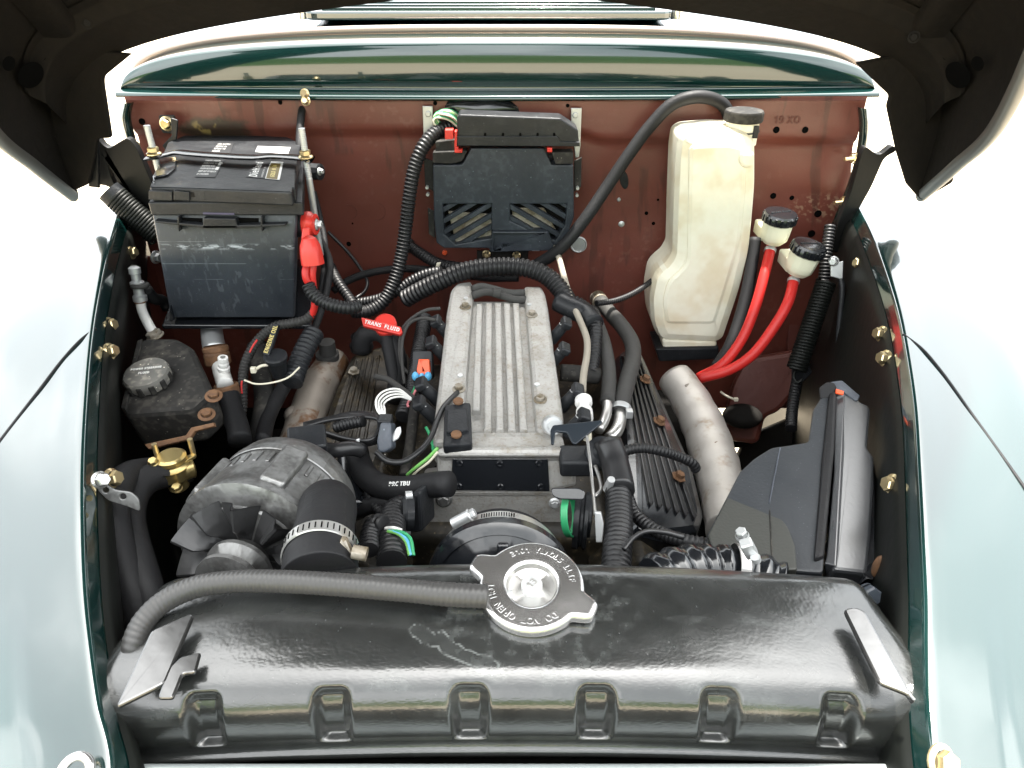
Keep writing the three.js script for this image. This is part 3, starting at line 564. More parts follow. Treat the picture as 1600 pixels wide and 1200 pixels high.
  part('neck_spout', tube([onY(800, 935, 1.046), onY(735, 933, 1.047), onY(700, 930, 1.047)], 0.0052), M.zinc, tank);
}
{ // radiator cap with two ears
  const c = onY(831, 912, 1.053), n = v3(-0.01, 1, 0.14).normalize();
  const cap = new THREE.Group(); cap.name = 'filler_cap'; cap.position.copy(c).sub(tank.position); cap.userData.label = 'polished steel cap with two ears and stamped warning lettering'; tank.add(cap);
  const pl = plane(c, n), R = 0.0335;
  // outline: disc with two lobed ears
  const dir = -0.46, out = [];
  for (let i = 0; i < 180; i++) {
    const a = i / 180 * 2 * Math.PI; let r = R;
    for (const k of [dir, dir + Math.PI]) { let d = Math.abs(((a - k + 3 * Math.PI) % (2 * Math.PI)) - Math.PI); r += 0.0098 * (1 - sstep(0.10, 0.34, d)); }
    out.push(new THREE.Vector2(Math.cos(a) * r, Math.sin(a) * r));
  }
  const hole = []; for (let i = 0; i < 48; i++) { const a = -i / 48 * 2 * Math.PI; hole.push(new THREE.Vector2(Math.cos(a) * 0.0158, Math.sin(a) * 0.0158)); }
  part('cap_plate', slab2(out, pl, 0.0085, 0.0030, [hole], 6), M.chrome, cap);
  part('cap_skirt', lathe([[R - 0.001, -.0085], [R - 0.0008, -.004], [R - 0.003, -.002]], c, n, 64), M.chrome, cap);
  part('cap_well', lathe([[.0160, -.0015], [.0150, -.0045], [.0138, -.0052], [0, -.0052]], c, n, 48), M.steel, cap);
  part('cap_button', lathe([[.0068, -.0052], [.0068, -.0005], [.0062, .0004], [0, .0006]], c, n, 40), M.zinc, cap);
  const plT = plane(c.clone().addScaledVector(n, 0.0006), n);
  part('lettering', text('13', 0.0046, plT, plT.o, 0.85), M.steel, cap);
  const ringText = (str, a0, step, r, size, inward) => [...str].map((ch, i) => { if (ch === ' ') return null; const a = a0 + i * step; return text(ch, size, pl, lift(Math.cos(a) * r, Math.sin(a) * r, pl, -0.0001), inward ? a + Math.PI / 2 : a - Math.PI / 2, 0.0005); }).filter(Boolean);
  part('lettering', [...ringText('DO NOT OPEN HOT', -0.72 - 0.32, -0.148, 0.0262, 0.0044, false).map((g) => g), ...ringText('FILL SLOWLY 1013', 0.1, 0.13, 0.0262, 0.0040, false)], M.chrome, cap);
}
single('overflow_hose', 'thin grey rubber overflow hose curving left from the radiator cap along the tank', 'hose', (() => { const c = curve(pts3([[762, 932, .440], [740, 931, .440], [690, 928, .442], [640, 923, .4455], [550, 915, .4515], [450, 909, .459], [360, 909, .465], [300, 919, .466], [252, 943, .460], [222, 975, .452], [209, 1010, .446], [212, 1045, .447], [222, 1075, .46]])); return ringTube(c, 520, 22, (q, L, a) => 0.0073 * (1 + 0.022 * Math.sin(q * 1900 + a * 2) + 0.03 * (vnoise(q * 40, 1, 3) - 0.5))); })(), std({ color: rgb(0.035, 0.034, 0.033), roughness: 0.42, bumpMap: coarseGrain, bumpScale: 0.0004 }));

// ------------------------------------------------------------------ battery
{
  const zf = -0.789, SK = 0.24, skew = (g) => { const a = g.attributes.position; for (let i = 0; i < a.count; i++) a.setX(i, a.getX(i) + (a.getZ(i) - zf) * SK); return g; };
  const b = thing('battery', 'black car battery with white lettering on top and a red positive terminal', 'car battery', v3(-0.335, 1.0, -0.89));
  const tl = onZ(238, 338, zf), tr = onZ(466, 342, zf), bl = onZ(266, 498, zf), br = onZ(462, 504, zf);
  const caseG = new RoundedBoxGeometry(1, 1, 1, 6, 0.03); { const a = caseG.attributes.position; for (let i = 0; i < a.count; i++) { const u = a.getX(i) + .5, v = a.getY(i) + .5, w = .5 - a.getZ(i); const L = lerp(bl.x, tl.x, v), Rr = lerp(br.x, tr.x, v); a.setXYZ(i, lerp(L, Rr, u) - w * 0.2 * SK, lerp(bl.y, tl.y + 0.004, v), zf - w * 0.2); } caseG.computeVertexNormals(); }
  part('case', toCreasedNormals(mergeVertices(caseG.deleteAttribute('normal') && caseG), 0.7), M.caseBlack, b);
  const zl = zf + 0.003, pf = planeZ(zl);
  const rimT = onZ(230, 316, zl), rimB = onZ(235, 337, zl), rimR = onZ(472, 320, zl);
  const yr = (rimT.y + rimB.y) / 2, wid = rimR.x - rimT.x;
  part('lid', [skew(box(v3((rimT.x + rimR.x) / 2, yr, zl - 0.104), wid, rimT.y - rimB.y, 0.208, 0.002)), skew(box(v3((rimT.x + rimR.x) / 2, yr + 0.013, zl - 0.105), wid - 0.012, 0.020, 0.200, 0.0025))], M.plastic, b);
  const topY = yr + 0.013 + 0.0255; // raised cover
  const pt = planeY(onZ(235, 292, zf - 0.004).y);
  const cover = part('cover', slab([[233, 292], [456, 300], [470, 224], [450, 214], [300, 206], [262, 222]], pt, 0.016, { bevel: 0.002, r: 0.004 }), M.plastic, b);
  // front edge blocks and vent of the cover
  const pc = planeZ(zf + 0.0035);
  for (const [x0, x1] of [[232, 269], [271, 296], [317, 360], [362, 446]]) part('edge_block', slab([[x0, 298], [x1, 299 + (x1 - 232) * 0.02], [x1, 313 + (x1 - 232) * 0.02], [x0, 312]], pc, 0.02, { bevel: 0.0006 }), M.plastic, cover);
  part('vent_slot', slab([[298, 300], [316, 301], [316, 309], [298, 308]], planeZ(zf + 0.002), 0.01, { bevel: 0.0005 }), M.dark, cover);
  // grip ledge under the rim with ribs and recesses
  const pg = planeZ(zf + 0.009);
  part('grip_ledge', [slab([[242, 345], [320, 352], [372, 352], [446, 350], [446, 353], [372, 357], [320, 357], [242, 348]], pg, 0.012, { bevel: 0.0008 }), slab([[318, 341], [368, 342], [372, 357], [316, 357]], pg, 0.011, { bevel: 0.001 })], M.plastic, b);
  for (const x of [277, 407]) part('grip_rib', slab([[x, 339], [x + 3, 339], [x + 3, 362], [x, 357]], pg, 0.012, { bevel: 0.0005 }), M.plastic, b);
  for (const [x0, x1] of [[281, 316], [372, 404]]) part('grip_recess', slab([[x0, 340], [x1, 341], [x1, 350], [x0, 349]], planeZ(zf + 0.0006), 0.004, { bevel: 0.0004 }), M.hole, b);
  { // code strip stamped on the rim
    const cs = planeZ(zl + 0.0007); part('code_strip', slab([[317, 332], [366, 333], [366, 336], [317, 335]], cs, 0.002, { bevel: 0.0002 }), std({ color: rgb(0.05, 0.045, 0.09), roughness: .5 }), b);
  }
  // printed labels on the cover
  const e = 0.0007, quad = (px, h) => { const q = px.map(([x, y]) => onP(x, y, pt).add(v3(0, h, 0))); const g = new THREE.BufferGeometry(); g.setAttribute('position', new THREE.Float32BufferAttribute(q.flatMap((p) => [p.x, p.y, p.z]), 3)); g.setAttribute('uv', new THREE.Float32BufferAttribute([0, 0, 1, 0, 1, 1, 0, 1], 2)); g.setIndex([0, 1, 2, 0, 2, 3]); g.computeVertexNormals(); return g; };
  const canvasTex = (w, h, draw) => { const c = document.createElement('canvas'); c.width = w; c.height = h; const x = c.getContext('2d'); draw(x, w, h); const t = new THREE.CanvasTexture(c); t.colorSpace = THREE.SRGBColorSpace; return t; };
  const brand = canvasTex(512, 340, (x, w, h) => {
    x.fillStyle = '#131417'; x.fillRect(0, 0, w, h);
    x.fillStyle = '#e8e8e4'; x.font = 'bold 120px sans-serif'; x.fillText('DieHard', 14, 112);
    x.font = '24px sans-serif'; x.fillText('MAINTENANCE FREE   12 VOLT', 30, 168);
    x.fillStyle = '#e8e8e4'; x.fillRect(0, 196, w, 144); x.fillStyle = '#6d5c1e'; x.fillRect(8, 204, w - 60, 112);
    x.fillStyle = '#e9d98a'; x.font = 'bold 60px sans-serif'; x.fillText('GOLD  N  34', 60, 282);
  });
  part('brand_label', quad([[386, 277], [400, 254], [442, 258], [438, 280]].map((q) => q) && [[384, 277], [398, 252], [443, 254], [437, 282]], e), std({ map: brand, roughness: 0.5 }), cover, { keepUV: true });
  // turn the brand print so that it reads from the right-hand side
  { const g = cover.children[cover.children.length - 1].geometry; g.setAttribute('uv', new THREE.Float32BufferAttribute([0, 1, 1, 1, 1, 0, 0, 0], 2)); }
  const bar = canvasTex(384, 128, (x, w, h) => { x.fillStyle = '#d9d9d6'; x.fillRect(0, 0, w, h); x.fillStyle = '#222'; let q = 70; while (q < 310) { const k = 5 + Math.floor(rnd() * 11); x.fillRect(q, 22, k, 60); q += k + 4 + Math.floor(rnd() * 9); } x.font = '20px sans-serif'; x.fillText('3478 0052', 120, 112); });
  part('barcode_label', quad([[399, 238], [450, 241], [454, 231], [403, 229]], e), std({ map: bar, roughness: 0.5 }), cover, { keepUV: true });
  const small = canvasTex(512, 384, (x, w, h) => { x.fillStyle = '#121316'; x.fillRect(0, 0, w, h); x.fillStyle = '#e2e2de'; x.font = 'bold 46px sans-serif'; ['DANGER / POISON', 'SHIELD EYES  NO SPARKS', 'SULFURIC ACID', 'FLUSH WITH WATER', 'KEEP OUT OF REACH', 'OF CHILDREN'].forEach((t, i) => x.fillText(t, 10, 52 + i * 58)); x.fillRect(400, 60, 80, 80); x.fillRect(400, 170, 80, 60); });
  part('warning_label', quad([[304, 277], [336, 278], [352, 250], [322, 249]], e), std({ map: small, roughness: 0.5 }), cover, { keepUV: true });
  const small2 = canvasTex(384, 256, (x, w, h) => { x.fillStyle = '#121316'; x.fillRect(0, 0, w, h); x.fillStyle = '#aaa9a6'; x.font = 'bold 44px sans-serif'; ['LEAD  BATTERY', 'RECYCLE  Pb', 'RETURN  TO', 'DEALER'].forEach((t, i) => x.fillText(t, 8, 58 + i * 58)); });
  part('warning_label', quad([[329, 239], [360, 240], [366, 224], [342, 223]], e), std({ map: small2, roughness: 0.5 }), cover, { keepUV: true });
  // side terminals on the right face
  const tp = P(462, 350, .845), ax = v3(1, 0.02, 0.12).normalize();
  part('terminal_boss', cyl(tp, ax, 0.0155, 0.012), M.plastic, b);
  part('tray', [skew(box(v3(-0.342, bl.y - 0.008, zf - 0.1), 0.185, 0.006, 0.215, 0.002)), slab([[266, 478], [272, 500], [268, 503], [264, 502]], planeZ(zf + 0.006), 0.004)], M.gloss, b);
  const cable = thing('battery_cable', 'red positive battery cable with moulded red terminal boot beside the battery', 'battery cable', P(485, 400, .84));
  part('boot', [lathe([[.0145, 0], [.0150, .003], [.0150, .006], [.0125, .010], [.0125, .013], [.008, .0145], [.008, .0125]], tp.clone().addScaledVector(ax, 0.012), ax), slab([[472, 356], [484, 356], [484, 385], [474, 388], [470, 375]], plane(P(478, 370, .822), v3(0.1, 0.3, 1)), 0.007, { bevel: 0.002, r: 0.003 }), lathe([[.0130, 0], [.0128, .012], [.0115, .022], [.008, .030], [.003, .033], [0, .0335]], P(489, 413, .82), v3(-.06, 0.94, -.2)).scale(1, 1, 1)], M.red, cable);
  part('terminal_bolt', hexBolt(tp.clone().addScaledVector(ax, 0.0255), ax, .0045, .007, 1.5), M.zinc, cable);
  part('red_lead', [tube([[481, 410, .822], [477, 425, .82], [479, 437, .822], [488, 449, .83]], 0.0042), tube([[490, 410, .822], [488, 430, .825], [489, 445, .83], [492, 465, .84], [491, 482, .845], [486, 495, .85]], 0.0042)], M.redHose, cable);
  part('sleeve', conduit([[481, 444, .825], [488, 458, .825], [502, 470, .825], [520, 477, .825], [545, 481, .83], [560, 478, .84]], 0.0080, 0.0042), M.loom, cable);
  part('sleeve', conduit([[489, 489, .85], [478, 499, .848], [455, 505, .845], [430, 510, .845], [408, 526, .845], [392, 548, .84], [382, 572, .835], [379, 605, .83], [378, 640, .83], [370, 668, .83], [362, 690, .83]], 0.0058, 0.0040), M.loomDusty, cable);
  part('red_wire', [tube([[402, 531, .8385], [395, 541, .8365], [390, 551, .834]], 0.0012, 8), tube([[378, 595, .8235], [377, 605, .8235], [378, 615, .824]], 0.0012, 8)], M.redHose, cable);
  // hold-down bar with two threaded rods
  const hd = thing('battery_holder', 'black bent battery hold down bar with two threaded rods across the battery', 'bracket', onP(360, 250, pt));
  const barPts = [[232, 246], [246, 245], [262, 241], [276, 238], [300, 240], [340, 243], [400, 246], [425, 244], [450, 245], [472, 247], [487, 250]].map(([x, y]) => onP(x, y, planeY(pt.o.y + 0.009)));
  const bc = curve(barPts);
  part('bar', grid(120, 12, (u, v) => { const p = bc.getPoint(u), a = v * 2 * Math.PI, w = 0.0105 + 0.006 * Math.max(sstep(0.09, 0.0, u), sstep(0.91, 1, u)); return v3(p.x, p.y + Math.sin(a) * 0.0025, p.z + Math.cos(a) * w); }), M.gloss, hd);
  part('tongue', slab([[243, 246], [276, 245], [274, 262], [262, 272], [250, 274], [241, 276], [240, 283], [238, 276], [243, 266], [249, 262]], planeY(pt.o.y + 0.003), 0.003, { r: 0.004 }), M.gloss, hd);
  for (const [px, py, t0] of [[241, 241, 1], [478, 246, 1]]) {
    const q = onP(px, py, planeY(pt.o.y + 0.012));
    part('nut', [hexBolt(q, UPV, .0066, .009, 1.35)], M.cad, hd);
    part('rod', ringTube(curve([q.clone().add(v3(0, -0.125, 0.0)), q.clone().add(v3(0, -0.04, 0)), q.clone().add(v3(0, 0.034, 0))]), 260, 12, (s) => 0.0042 * (s > 0.10 ? 1 - 0.12 * Math.abs(Math.sin(s * 1500)) : 1)), M.zinc, hd);
  }
  const br2 = onFW(262, 190);
  part('bracket', [slab([[248, 180], [272, 180], [276, 196], [272, 210], [254, 208], [248, 196]], planeZ(-1.018), 0.003, { r: 0.002 }), slab([[266, 184], [278, 188], [276, 215], [272, 232], [258, 234], [253, 228], [268, 212]], planeZ(-1.008), 0.003, { r: 0.002 })], M.plastic, hd);
  part('bracket_bolt', hexBolt(onZ(261, 193, -1.018), v3(0, .1, 1), .0065, .009, 1.5), M.cad, hd);
}
single('ground_cable', 'black cable from the cowl bolt down behind the battery rod', 'cable', tube([[477, 152, .985], [476, 160, .985], [472, 172, .98], [469, 200, .975], [468, 235, .965], [470, 250, .97]], 0.0052), M.rubber);
single('cowl_bolt', 'brass coloured bolt and cable fitting at the lower cowl edge above the battery', 'bolt', [hexBolt(onZ(478, 158, -1.012), v3(0, 0.3, 1), .0045, .008, 1.4), lathe([[.0055, 0], [.006, .004], [.004, .007], [0, .008]], onZ(477, 147, -1.012), v3(0, 0.5, 1))], M.cad);
{ const e = thing('earth_bolt', 'steel bolt on a black boss behind the right end of the battery', 'bolt', P(493, 268, .97)); part('boss', lathe([[.011, 0], [.011, .014], [.008, .016], [0, .016]], P(487, 268, .975), v3(1, 0.05, .35)), M.plastic, e); part('screw', hexBolt(P(499, 268, .965), v3(1, 0.05, .35), .0036, .006, 1.5), M.zinc, e); }

// ------------------------------------------------------------------ control unit on the firewall
{
  const z0 = -0.985, pz = planeZ(z0), ecu = thing('control_unit', 'dark slate engine control unit with slatted cover bolted to the firewall', 'control unit', onZ(790, 300, -1.0));
  const holeL = [[692, 319], [768, 319], [768, 372], [724, 380], [712, 382], [694, 366]], holeR = [[797, 319], [886, 319], [883, 352], [868, 376], [830, 361], [797, 345]];
  part('cover', slab([[676, 258], [718, 258], [723, 256], [736, 232], [850, 232], [862, 258], [896, 258], [897, 340], [880, 386], [868, 392], [766, 394], [764, 388], [694, 388], [682, 380], [678, 340]], pz, 0.028, { bevel: 0.002, r: 0.002, holes: [holeL, holeR] }), M.slate, ecu);
  part('body', box(onZ(786, 310, -1.020), 0.197, 0.125, 0.02, 0.004), M.dark, ecu);
  part('heat_sink', [slab([[700, 330], [768, 335], [768, 376], [712, 380]], planeZ(z0 - 0.012), 0.004), slab([[800, 325], [850, 325], [872, 365], [830, 365], [800, 350]], planeZ(z0 - 0.012), 0.004)], M.alloyDirty, ecu);
  for (const [hole, sgn, n] of [[holeL, -1, 8], [holeR, 1, 7]]) { // diagonal slats clipped to each opening
    const poly = outline(hole, pz), xs = poly.map((p) => p.x), ys = poly.map((p) => p.y), x0 = Math.min(...xs), x1 = Math.max(...xs), y0 = Math.min(...ys), y1 = Math.max(...ys);
    const clip = (pts) => { let out = pts; const A = THREE.ShapeUtils.area(poly) > 0 ? poly : poly.slice().reverse(); for (let i = 0; i < A.length; i++) { const a = A[i], b = A[(i + 1) % A.length], inn = []; const sd = (p) => (b.x - a.x) * (p.y - a.y) - (b.y - a.y) * (p.x - a.x); for (let k = 0; k < out.length; k++) { const p = out[k], q = out[(k + 1) % out.length], sp = sd(p), sq = sd(q); if (sp >= 0) inn.push(p); if (sp * sq < 0) inn.push(p.clone().lerp(q, sp / (sp - sq))); } out = inn; if (out.length < 3) return null; } return out; };
    const slope = 0.62 * -sgn, pitch = 0.0165, w = 0.0078;
    for (let i = -4; i < 14; i++) {
      const c0 = y0 + i * pitch - (sgn < 0 ? 0.02 : -0.03), yl = c0, yr = c0 + slope * (x1 - x0) ;
      const q = clip([new THREE.Vector2(x0 - .001, yl), new THREE.Vector2(x1 + .001, yr), new THREE.Vector2(x1 + .001, yr + w), new THREE.Vector2(x0 - .001, yl + w)]);
      if (q && Math.abs(THREE.ShapeUtils.area(q)) > 2e-5) part('slat', slab2(q, plane(v3(0, 0, z0 - 0.002), v3(0, 0, 1)), 0.008, 0.0006, [], 1), M.slate, ecu);
    }
  }
  part('connector_shroud', [slab([[714, 183], [718, 179], [876, 185], [903, 203], [905, 226], [714, 226]], planeZ(z0 + 0.010), 0.035, { bevel: 0.002, r: 0.002 }), slab([[714, 213], [871, 213], [876, 221], [906, 222], [906, 229], [714, 228]], planeZ(z0 + 0.013), 0.02, { bevel: 0.001 })], M.plastic, ecu);
  for (const x of [758, 786, 813, 840, 866]) part('notch', slab([[x - 1.5, 208], [x + 1.5, 208], [x + 2, 214], [x - 2, 214]], planeZ(z0 + 0.0112), 0.004, { bevel: 0.0003 }), M.hole, ecu);
  for (const [q, h] of [[[[676, 238], [730, 236], [722, 252], [706, 256], [676, 255]], .004], [[[862, 238], [896, 238], [896, 256], [868, 257]], .004], [[[680, 222], [712, 218], [716, 238], [682, 240]], -.004]]) part('clip_block', slab(q, planeZ(z0 + h), 0.02, { r: 0.002 }), M.dusty, ecu);
  for (const q of [[[695, 203], [708, 203], [708, 218], [695, 218]], [[710, 230], [716, 230], [716, 234], [722, 234], [722, 239], [710, 239]], [[855, 231], [863, 231], [863, 238], [855, 238]], [[710, 205], [714, 205], [714, 230], [710, 230]]]) part('lock_tab', slab(q, planeZ(z0 + 0.013), 0.012, { r: 0.0008 }), M.red, ecu);
  for (const [q, l] of [[[[660, 166], [676, 166], [677, 215], [662, 222]], 0], [[[892, 169], [909, 169], [907, 228], [905, 246], [899, 247], [897, 228], [893, 210]], 0]]) part('mount_strap', slab(q, planeZ(-1.021), 0.004, { bevel: 0.001, holes: [] }), M.zinc, ecu);
  for (const [x, y] of [[669, 178], [899, 180]]) part('strap_rivet', lathe([[.0042, 0], [.004, .0012], [.0028, .0022], [0, .0024]], onZ(x, y, -1.0208), FZ, 18), M.zinc, ecu);
  part('side_flange', [slab([[662, 247], [676, 252], [678, 300], [664, 290]], planeZ(-0.998), 0.004), slab([[897, 252], [909, 246], [908, 292], [897, 300]], planeZ(-0.998), 0.004), slab([[668, 325], [678, 330], [680, 372], [670, 366]], planeZ(-0.998), 0.004)], M.dusty, ecu);
  for (const [x, y] of [[668, 291], [669, 302], [902, 292], [901, 303]]) part('screw', cyl(onZ(x, y, -1.0), v3(0, 0, 1), .0022, .008), M.zinc, ecu);
  part('lower_lip', [slab([[769, 362], [856, 362], [868, 392], [768, 394]], planeZ(z0 + 0.008), 0.02, { bevel: 0.002, r: 0.001, holes: [[[785, 383], [793, 383], [793, 390], [785, 390]], [[833, 383], [841, 383], [841, 390], [833, 390]]] })], M.slate, ecu);
  part('foot', slab([[745, 393], [826, 393], [824, 415], [745, 414]], planeZ(-1.002), 0.006), M.dark, ecu);
  for (const [x, y] of [[760, 397], [807, 399]]) part('foot_bolt', hexBolt(onZ(x, y, -0.998), v3(0, .1, 1), .0042, .007, 1.5), M.cad, ecu);
  const wires = [M.green, M.ivory, M.lime, M.rubberGrey, M.green, M.ivory];
  wires.forEach((m, i) => part('wire', [tube([[718, 180 + i * 3, .978], [704, 172 + i * 2, .968 - i * .002], [690 - i * 1.5, 172 + i * 1.5, .966], [682 - i, 180 + i * 2, .968], [690, 195 + i * 2, .975], [704, 203 + i, .98]], 0.0016, 8), tube([[718, 186 + i * 3, .975], [700, 177 + i * 2, .965], [684 - i, 175 + i * 2, .964], [678, 183 + i * 2, .966], [686, 198, .972], [698, 206, .98]], 0.0014, 8)], m, ecu));
}
single('wrapped_loom', 'black taped wire bundle drooping above the control unit', 'wiring loom', tube([[690, 168, 1.0], [715, 166, .985], [750, 170, .98], [785, 171, .985], [810, 178, 1.0], [818, 188, 1.01]], 0.0165, 18, 0.25), M.gloss);

// ------------------------------------------------------------------ engine
M.fanGrey = std({ map: M.castGrey.map, color: rgb(.5, .5, .5), metalness: .45, roughness: .5 });
M.ribBlack = std({ color: rgb(0.009, 0.009, 0.010), roughness: 0.30, bumpMap: coarseGrain, bumpScale: 0.0002 });
const PLN = v3(0, 0.295, 0.035).normalize();
const pRail = plane(v3(0, 1.0, -0.885), PLN), pAt = (h) => plane(pRail.o.clone().addScaledVector(PLN, h), PLN);
{
  const eng = thing('engine', 'V8 engine with ribbed bare aluminium intake plenum between black valve covers', 'engine', v3(-0.01, 0.75, -0.70));
  part('block', [box(v3(-0.012, 0.78, -0.72), 0.24, 0.20, 0.36, 0.02), box(v3(-0.012, 0.905, -0.74), 0.13, 0.09, 0.28, 0.01), box(v3(-0.012, 0.72, -0.50), 0.20, 0.20, 0.06, 0.01)], M.oily, eng);
  for (const s of [-1, 1]) part('cylinder_head', box(v3(-0.012 + s * 0.15, 0.835, -0.69), 0.10, 0.07, 0.40, 0.008, [0, 0, -s * 0.75]), M.oily, eng);
  const plenum = part('plenum', [slab([[735, 470], [826, 470], [842, 672], [836, 690], [690, 690], [690, 640], [722, 628]], pAt(-0.010), 0.045, { bevel: 0.003, r: 0.004 }), slab([[735, 672], [842, 672], [880, 680], [886, 712], [684, 712], [690, 690], [735, 690]], pAt(-0.007), 0.05, { bevel: 0.004, r: 0.004 })], M.alloy, eng);
  const ribs = [[749, 474, 744, 640], [764, 473, 762, 671], [778, 473, 781, 671], [792, 473, 800, 671], [806, 473, 818, 671]];
  for (const [x0, y0, x1, y1] of ribs) part('rib', slab([[x0 - 5, y0], [x0 + 5, y0], [x1 + 6, y1], [x1 - 6, y1]], pAt(-0.002), 0.011, { bevel: 0.0018 }), M.alloy, plenum);
  for (const [x0, x1, q] of [[0, 0, [[728, 470], [737, 470], [724, 630], [710, 640]]], [0, 0, [[824, 470], [832, 470], [846, 668], [838, 672]]]]) part('channel', slab(q, pAt(-0.0085), 0.003), M.oily, plenum);
  const rl = part('intake_rail', slab([[704, 452], [714, 441], [737, 438], [740, 456], [727, 625], [722, 690], [676, 692], [678, 655], [686, 590], [697, 490]], pRail, 0.034, { bevel: 0.005, r: 0.006 }), M.alloy, eng);
  const rr = part('intake_rail', slab([[818, 446], [846, 446], [852, 456], [856, 475], [868, 560], [881, 652], [880, 672], [838, 670], [833, 620], [821, 478]], pRail, 0.034, { bevel: 0.005, r: 0.006 }), M.alloy, eng);
  for (const [x, y, o] of [[727, 480, rl], [831, 492, rr], [844, 625, rr], [717, 608, rl]]) part('bolt', hexBolt(onP(x, y, pRail), PLN, .0050, .006, 1.5), M.alloyDirty, o);
  for (const [x, y, o] of [[728, 466, rl], [827, 476, rr], [719, 587, rl], [839, 601, rr]]) part('boss', lathe([[.0032, 0], [.003, .0010], [0, .0012]], onP(x, y, pRail), PLN, 18), M.zinc, o);
  for (const [x, y] of [[862, 664]]) part('fuel_regulator', lathe([[.0105, -.004], [.0105, .009], [.009, .011], [.006, .0115], [.006, .015], [0, .015]], onP(x, y, pAt(0.002)), v3(0.1, 0.5, 0.85)), M.zinc, eng);
  part('fuel_line', [tube([[738, 452, .95], [752, 448, .955], [775, 453, .955], [796, 458, .955], [820, 458, .955]], 0.0052)], M.rubberGrey, eng);
  part('fuel_line', [tube([[738, 462, .947], [760, 456, .95], [785, 462, .95], [805, 468, .948], [822, 468, .947]], 0.0052), cyl(P(771, 457, .945), v3(1, -.15, 0), .0063, .009)], M.rubberGrey, eng);
  // front casting, cover plate, throttle body
  const pFace = plane(onP(780, 716, pAt(-0.012)), v3(0, 0.36, 0.93)), body = part('throttle_body', [
    slab([[681, 709], [684, 701], [694, 697], [875, 697], [885, 702], [888, 709], [884, 713], [686, 713]], plane(onP(780, 705, pAt(0.001)), v3(0, 0.75, 0.66)), 0.03, { bevel: 0.004, r: 0.004 }),
    slab([[682, 712], [886, 712], [888, 722], [899, 724], [901, 760], [862, 768], [860, 776], [700, 776], [682, 768]], pFace, 0.05, { bevel: 0.004, r: 0.004 }),
    slab([[655, 768], [700, 764], [870, 766], [885, 790], [880, 835], [660, 835]], plane(onP(780, 770, pFace).add(v3(0, 0, -0.002)), v3(0, 0.15, 1)), 0.05, { bevel: 0.004, r: 0.005 })], M.alloy, eng);
  const pPl = plane(pFace.o.clone().addScaledVector(pFace.n, 0.0028), pFace.n);
  part('cover_plate', slab([[707, 717], [856, 717], [859, 768], [704, 766]], pPl, 0.003, { bevel: 0.0006, r: 0.001 }), M.gloss, body);
  for (const [x, y] of [[718, 724], [781, 725], [842, 724], [717, 760], [782, 761], [845, 761]]) part('screw', lathe([[.0036, 0], [.0036, .0012], [.0028, .002], [.0016, .002], [.0014, .0008], [0, .0008]], onP(x, y, pPl), pPl.n, 20), M.gloss, body);
  for (const [x, y] of [[715, 705], [848, 705]]) part('casting_mark', new THREE.TorusGeometry(0.0042, 0.0004, 5, 24).applyMatrix4((() => { const q = plane(onP(780, 705, pAt(0.001)), v3(0, 0.75, 0.66)); return basis(q.e1, q.e2, q.n, onP(x, y, q)); })()), M.alloy, body);
  part('plug', [hexBolt(onP(694, 776, pFace).add(v3(0, 0, 0.004)), v3(0, 0.3, 1), .0062, .008, 1.4)], M.castGrey, body);
  part('plug', [hexBolt(onP(866, 782, pFace).add(v3(0, 0, 0.004)), v3(0, 0.3, 1), .004, .006, 1.5)], M.zinc, body);
  part('side_flange', [slab([[641, 772], [656, 768], [660, 832], [644, 834]], plane(P(650, 800, .645), v3(-0.35, 0.25, 1)), 0.03, { bevel: 0.003, r: 0.004 })], M.plastic, body);
  for (const [x, y] of [[644, 774], [641, 828]]) part('flange_bolt', cyl(P(x, y, .64), v3(-1, 0.1, 0.25), .0042, .006), M.zinc, body);
  part('sensor_cap', lathe([[.017, 0], [.017, .006], [.014, .010], [0, .011]], P(645, 802, .645), v3(-1, 0.15, 0.2)), M.plastic, body);
  const ic = P(781, 925, .585), ia = v3(0, 0.18, 1).normalize(), ic0 = ic.clone().addScaledVector(ia, -0.045);
  part('inlet_boot', lathe([[.052, 0], [.052, .006], [.054, .010], [.054, .018], [.051, .021], [.051, .026]], ic0, ia, 64), M.rubber, eng);
  const elbow = part('inlet_elbow', lathe([[.050, .020], [.0585, .024], [.0615, .028], [.0615, .036], [.058, .041], [.054, .043], [.0525, .0415], [.046, .047], [.034, .053], [.018, .0565], [0, .0575]], ic0, ia, 72), M.gloss, eng);
  part('elbow_rib', box(ic0.clone().addScaledVector(ia, 0.043).add(v3(0.003, 0.030, 0.006)), 0.010, 0.045, 0.014, 0.003, [-0.62, 0, 0]), M.gloss, elbow);
  const clampW = P(719, 799, .60), band = part('clamp_band', lathe([[.0545, .009], [.0552, .0092], [.0552, .019], [.0545, .0192]], ic0, ia, 64), M.steel, eng);
  { const q = plane(ic0, ia), a = 2.12, sp = lift(Math.cos(a) * .0595, Math.sin(a) * .0595, q, .014), td = lift(Math.sin(a), -Math.cos(a), q).sub(q.o); part('clamp_screw', [cyl(sp.clone().addScaledVector(td, -.010), td, .0050, .016), hexBolt(sp.clone().addScaledVector(td, .006), td, .0042, .006, 1.3)], M.zinc, band); }
  for (let i = 0; i < 14; i++) { const a = Math.PI / 2 + 0.28 - i * 0.038; const q = plane(ic0, ia); part('clamp_slot', box(v3(0, 0, 0), 0.0009, 0.0008, 0.0055, 0.0002).applyMatrix4(basis(v3(Math.sin(a), -Math.cos(a), 0).applyMatrix4(basis(q.e1, q.e2, q.n, v3())), v3(Math.cos(a), Math.sin(a), 0).applyMatrix4(basis(q.e1, q.e2, q.n, v3())), ia, lift(Math.cos(a) * .0553, Math.sin(a) * .0553, q, 0.014))), M.hole, band); }
